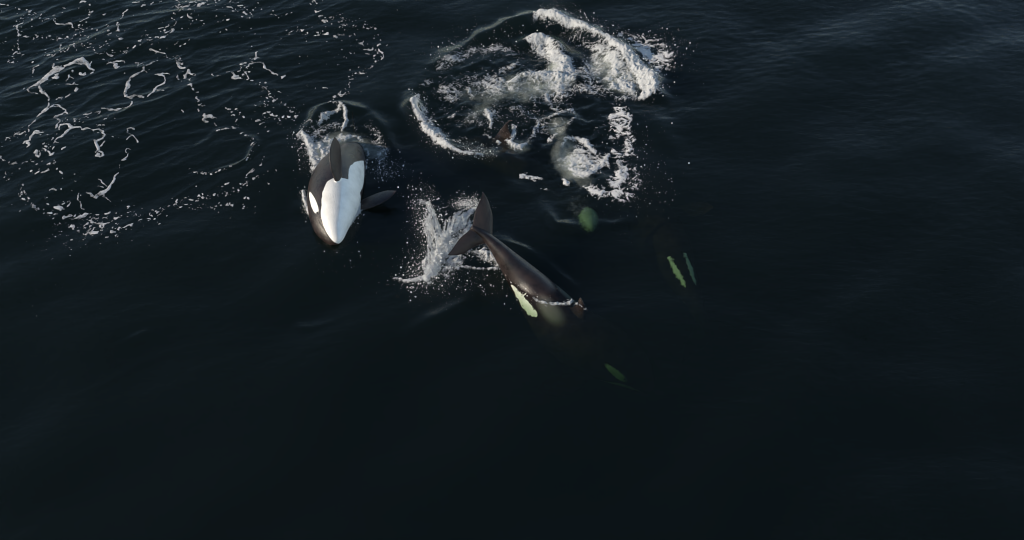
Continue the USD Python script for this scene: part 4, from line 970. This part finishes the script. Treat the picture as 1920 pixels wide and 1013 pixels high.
ICO = trimesh.creation.icosphere(0, 1.0)


def drops(name, pts, rad, label, seed=0):
    r = np.random.default_rng(seed)
    n = len(pts)
    st = np.column_stack([r.uniform(.7, 1.3, n), r.uniform(.7, 1.3, n), r.uniform(.8, 1.6, n)])
    v = (ICO.vertices[None] * (rad[:, None] * st)[:, None, :] + pts[:, None]).reshape(-1, 3)
    f = (ICO.faces[None] + (np.arange(n) * len(ICO.vertices))[:, None, None]).reshape(-1, 3)
    return tag(add_mesh(name, v, f, MAT["drop"]), label, "spray", kind="stuff")


def spray_line(line, n, spread, hmax, seed, rad=(.0035, .019)):
    """Drops scattered round a line on the sea (px, py), thinning with height."""
    r = np.random.default_rng(seed)
    P = np.array(line, float)
    d = np.r_[0, np.cumsum(np.hypot(*np.diff(P[:, :2], axis=0).T))]
    t = r.uniform(0, d[-1], n)
    x, y = ground(np.interp(t, d, P[:, 0]), np.interp(t, d, P[:, 1]))
    x, y = x + r.normal(0, spread, n), y + r.normal(0, spread, n)
    z = sea_z(x, y) + r.exponential(hmax / 3, n).clip(0, hmax)
    return np.column_stack([x, y, z]), rad[0] + (rad[1] - rad[0]) * r.random(n) ** 7


a1, b1 = spray_line([(870, 440), (845, 455), (825, 485), (808, 520), (780, 530)], 2600, .30, .75, 1)
k = np.random.default_rng(5)
n = 700
a2 = np.array([at(px, py, h) for px, py, h in zip(k.normal(880, 16, n), 385 + k.normal(0, 5, n) - k.exponential(4, n), k.uniform(.55, .95, n))])
a3, b3 = spray_line([(785, 385), (805, 410), (800, 450)], 900, .22, .9, 3)
a4, b4 = spray_line([(840, 545), (880, 525), (950, 530), (1010, 560)], 260, .30, .15, 4)
drops("spray", np.vstack([a1, a2, a3, a4]), np.concatenate([b1, .004 + .009 * k.random(n) ** 3, b3, b4]), "fine white drops flung up around the raised tail flukes", 1)
c1, d1 = spray_line([(1010, 36), (1060, 46), (1120, 76), (1180, 116), (1225, 165), (1215, 185)], 1500, .22, .55, 6)
c2, d2 = spray_line([(785, 190), (785, 225), (815, 265), (860, 294), (930, 303)], 900, .16, .35, 7)
c3, d3 = spray_line([(820, 110), (900, 78), (980, 62)], 260, .45, .2, 8)
c4, d4 = spray_line([(1200, 80), (1250, 90), (1255, 125)], 420, .5, .12, 9)
c5, d5_ = spray_line([(1150, 240), (1190, 300), (1170, 380), (1220, 330)], 420, .55, .06, 10)
c6, d6 = spray_line([(930, 240), (960, 255), (985, 265)], 160, .3, .35, 11)
drops("spray", np.vstack([c1, c2, c3, c4, c5, c6]), np.concatenate([d1, d2, d3, d4, d5_, d6]), "fine white drops flying off the churned ring", 2)
e1, g1 = spray_line([(560, 255), (580, 300), (590, 325)], 300, .18, .3, 12)
e2, g2 = spray_line([(710, 315), (735, 325), (720, 310)], 240, .3, .2, 13)
e3, g3 = spray_line([(568, 360), (580, 408)], 150, .08, .2, 14)
e4, g4 = spray_line([(676, 385), (660, 422)], 150, .1, .2, 15)
e5, g5 = spray_line([(600, 470), (660, 480), (690, 500)], 50, .5, .02, 16)
drops("spray", np.vstack([e1, e2, e3, e4, e5]), np.concatenate([g1, g2, g3, g4, g5]), "fine white drops around the rolling orca with the white belly", 3)
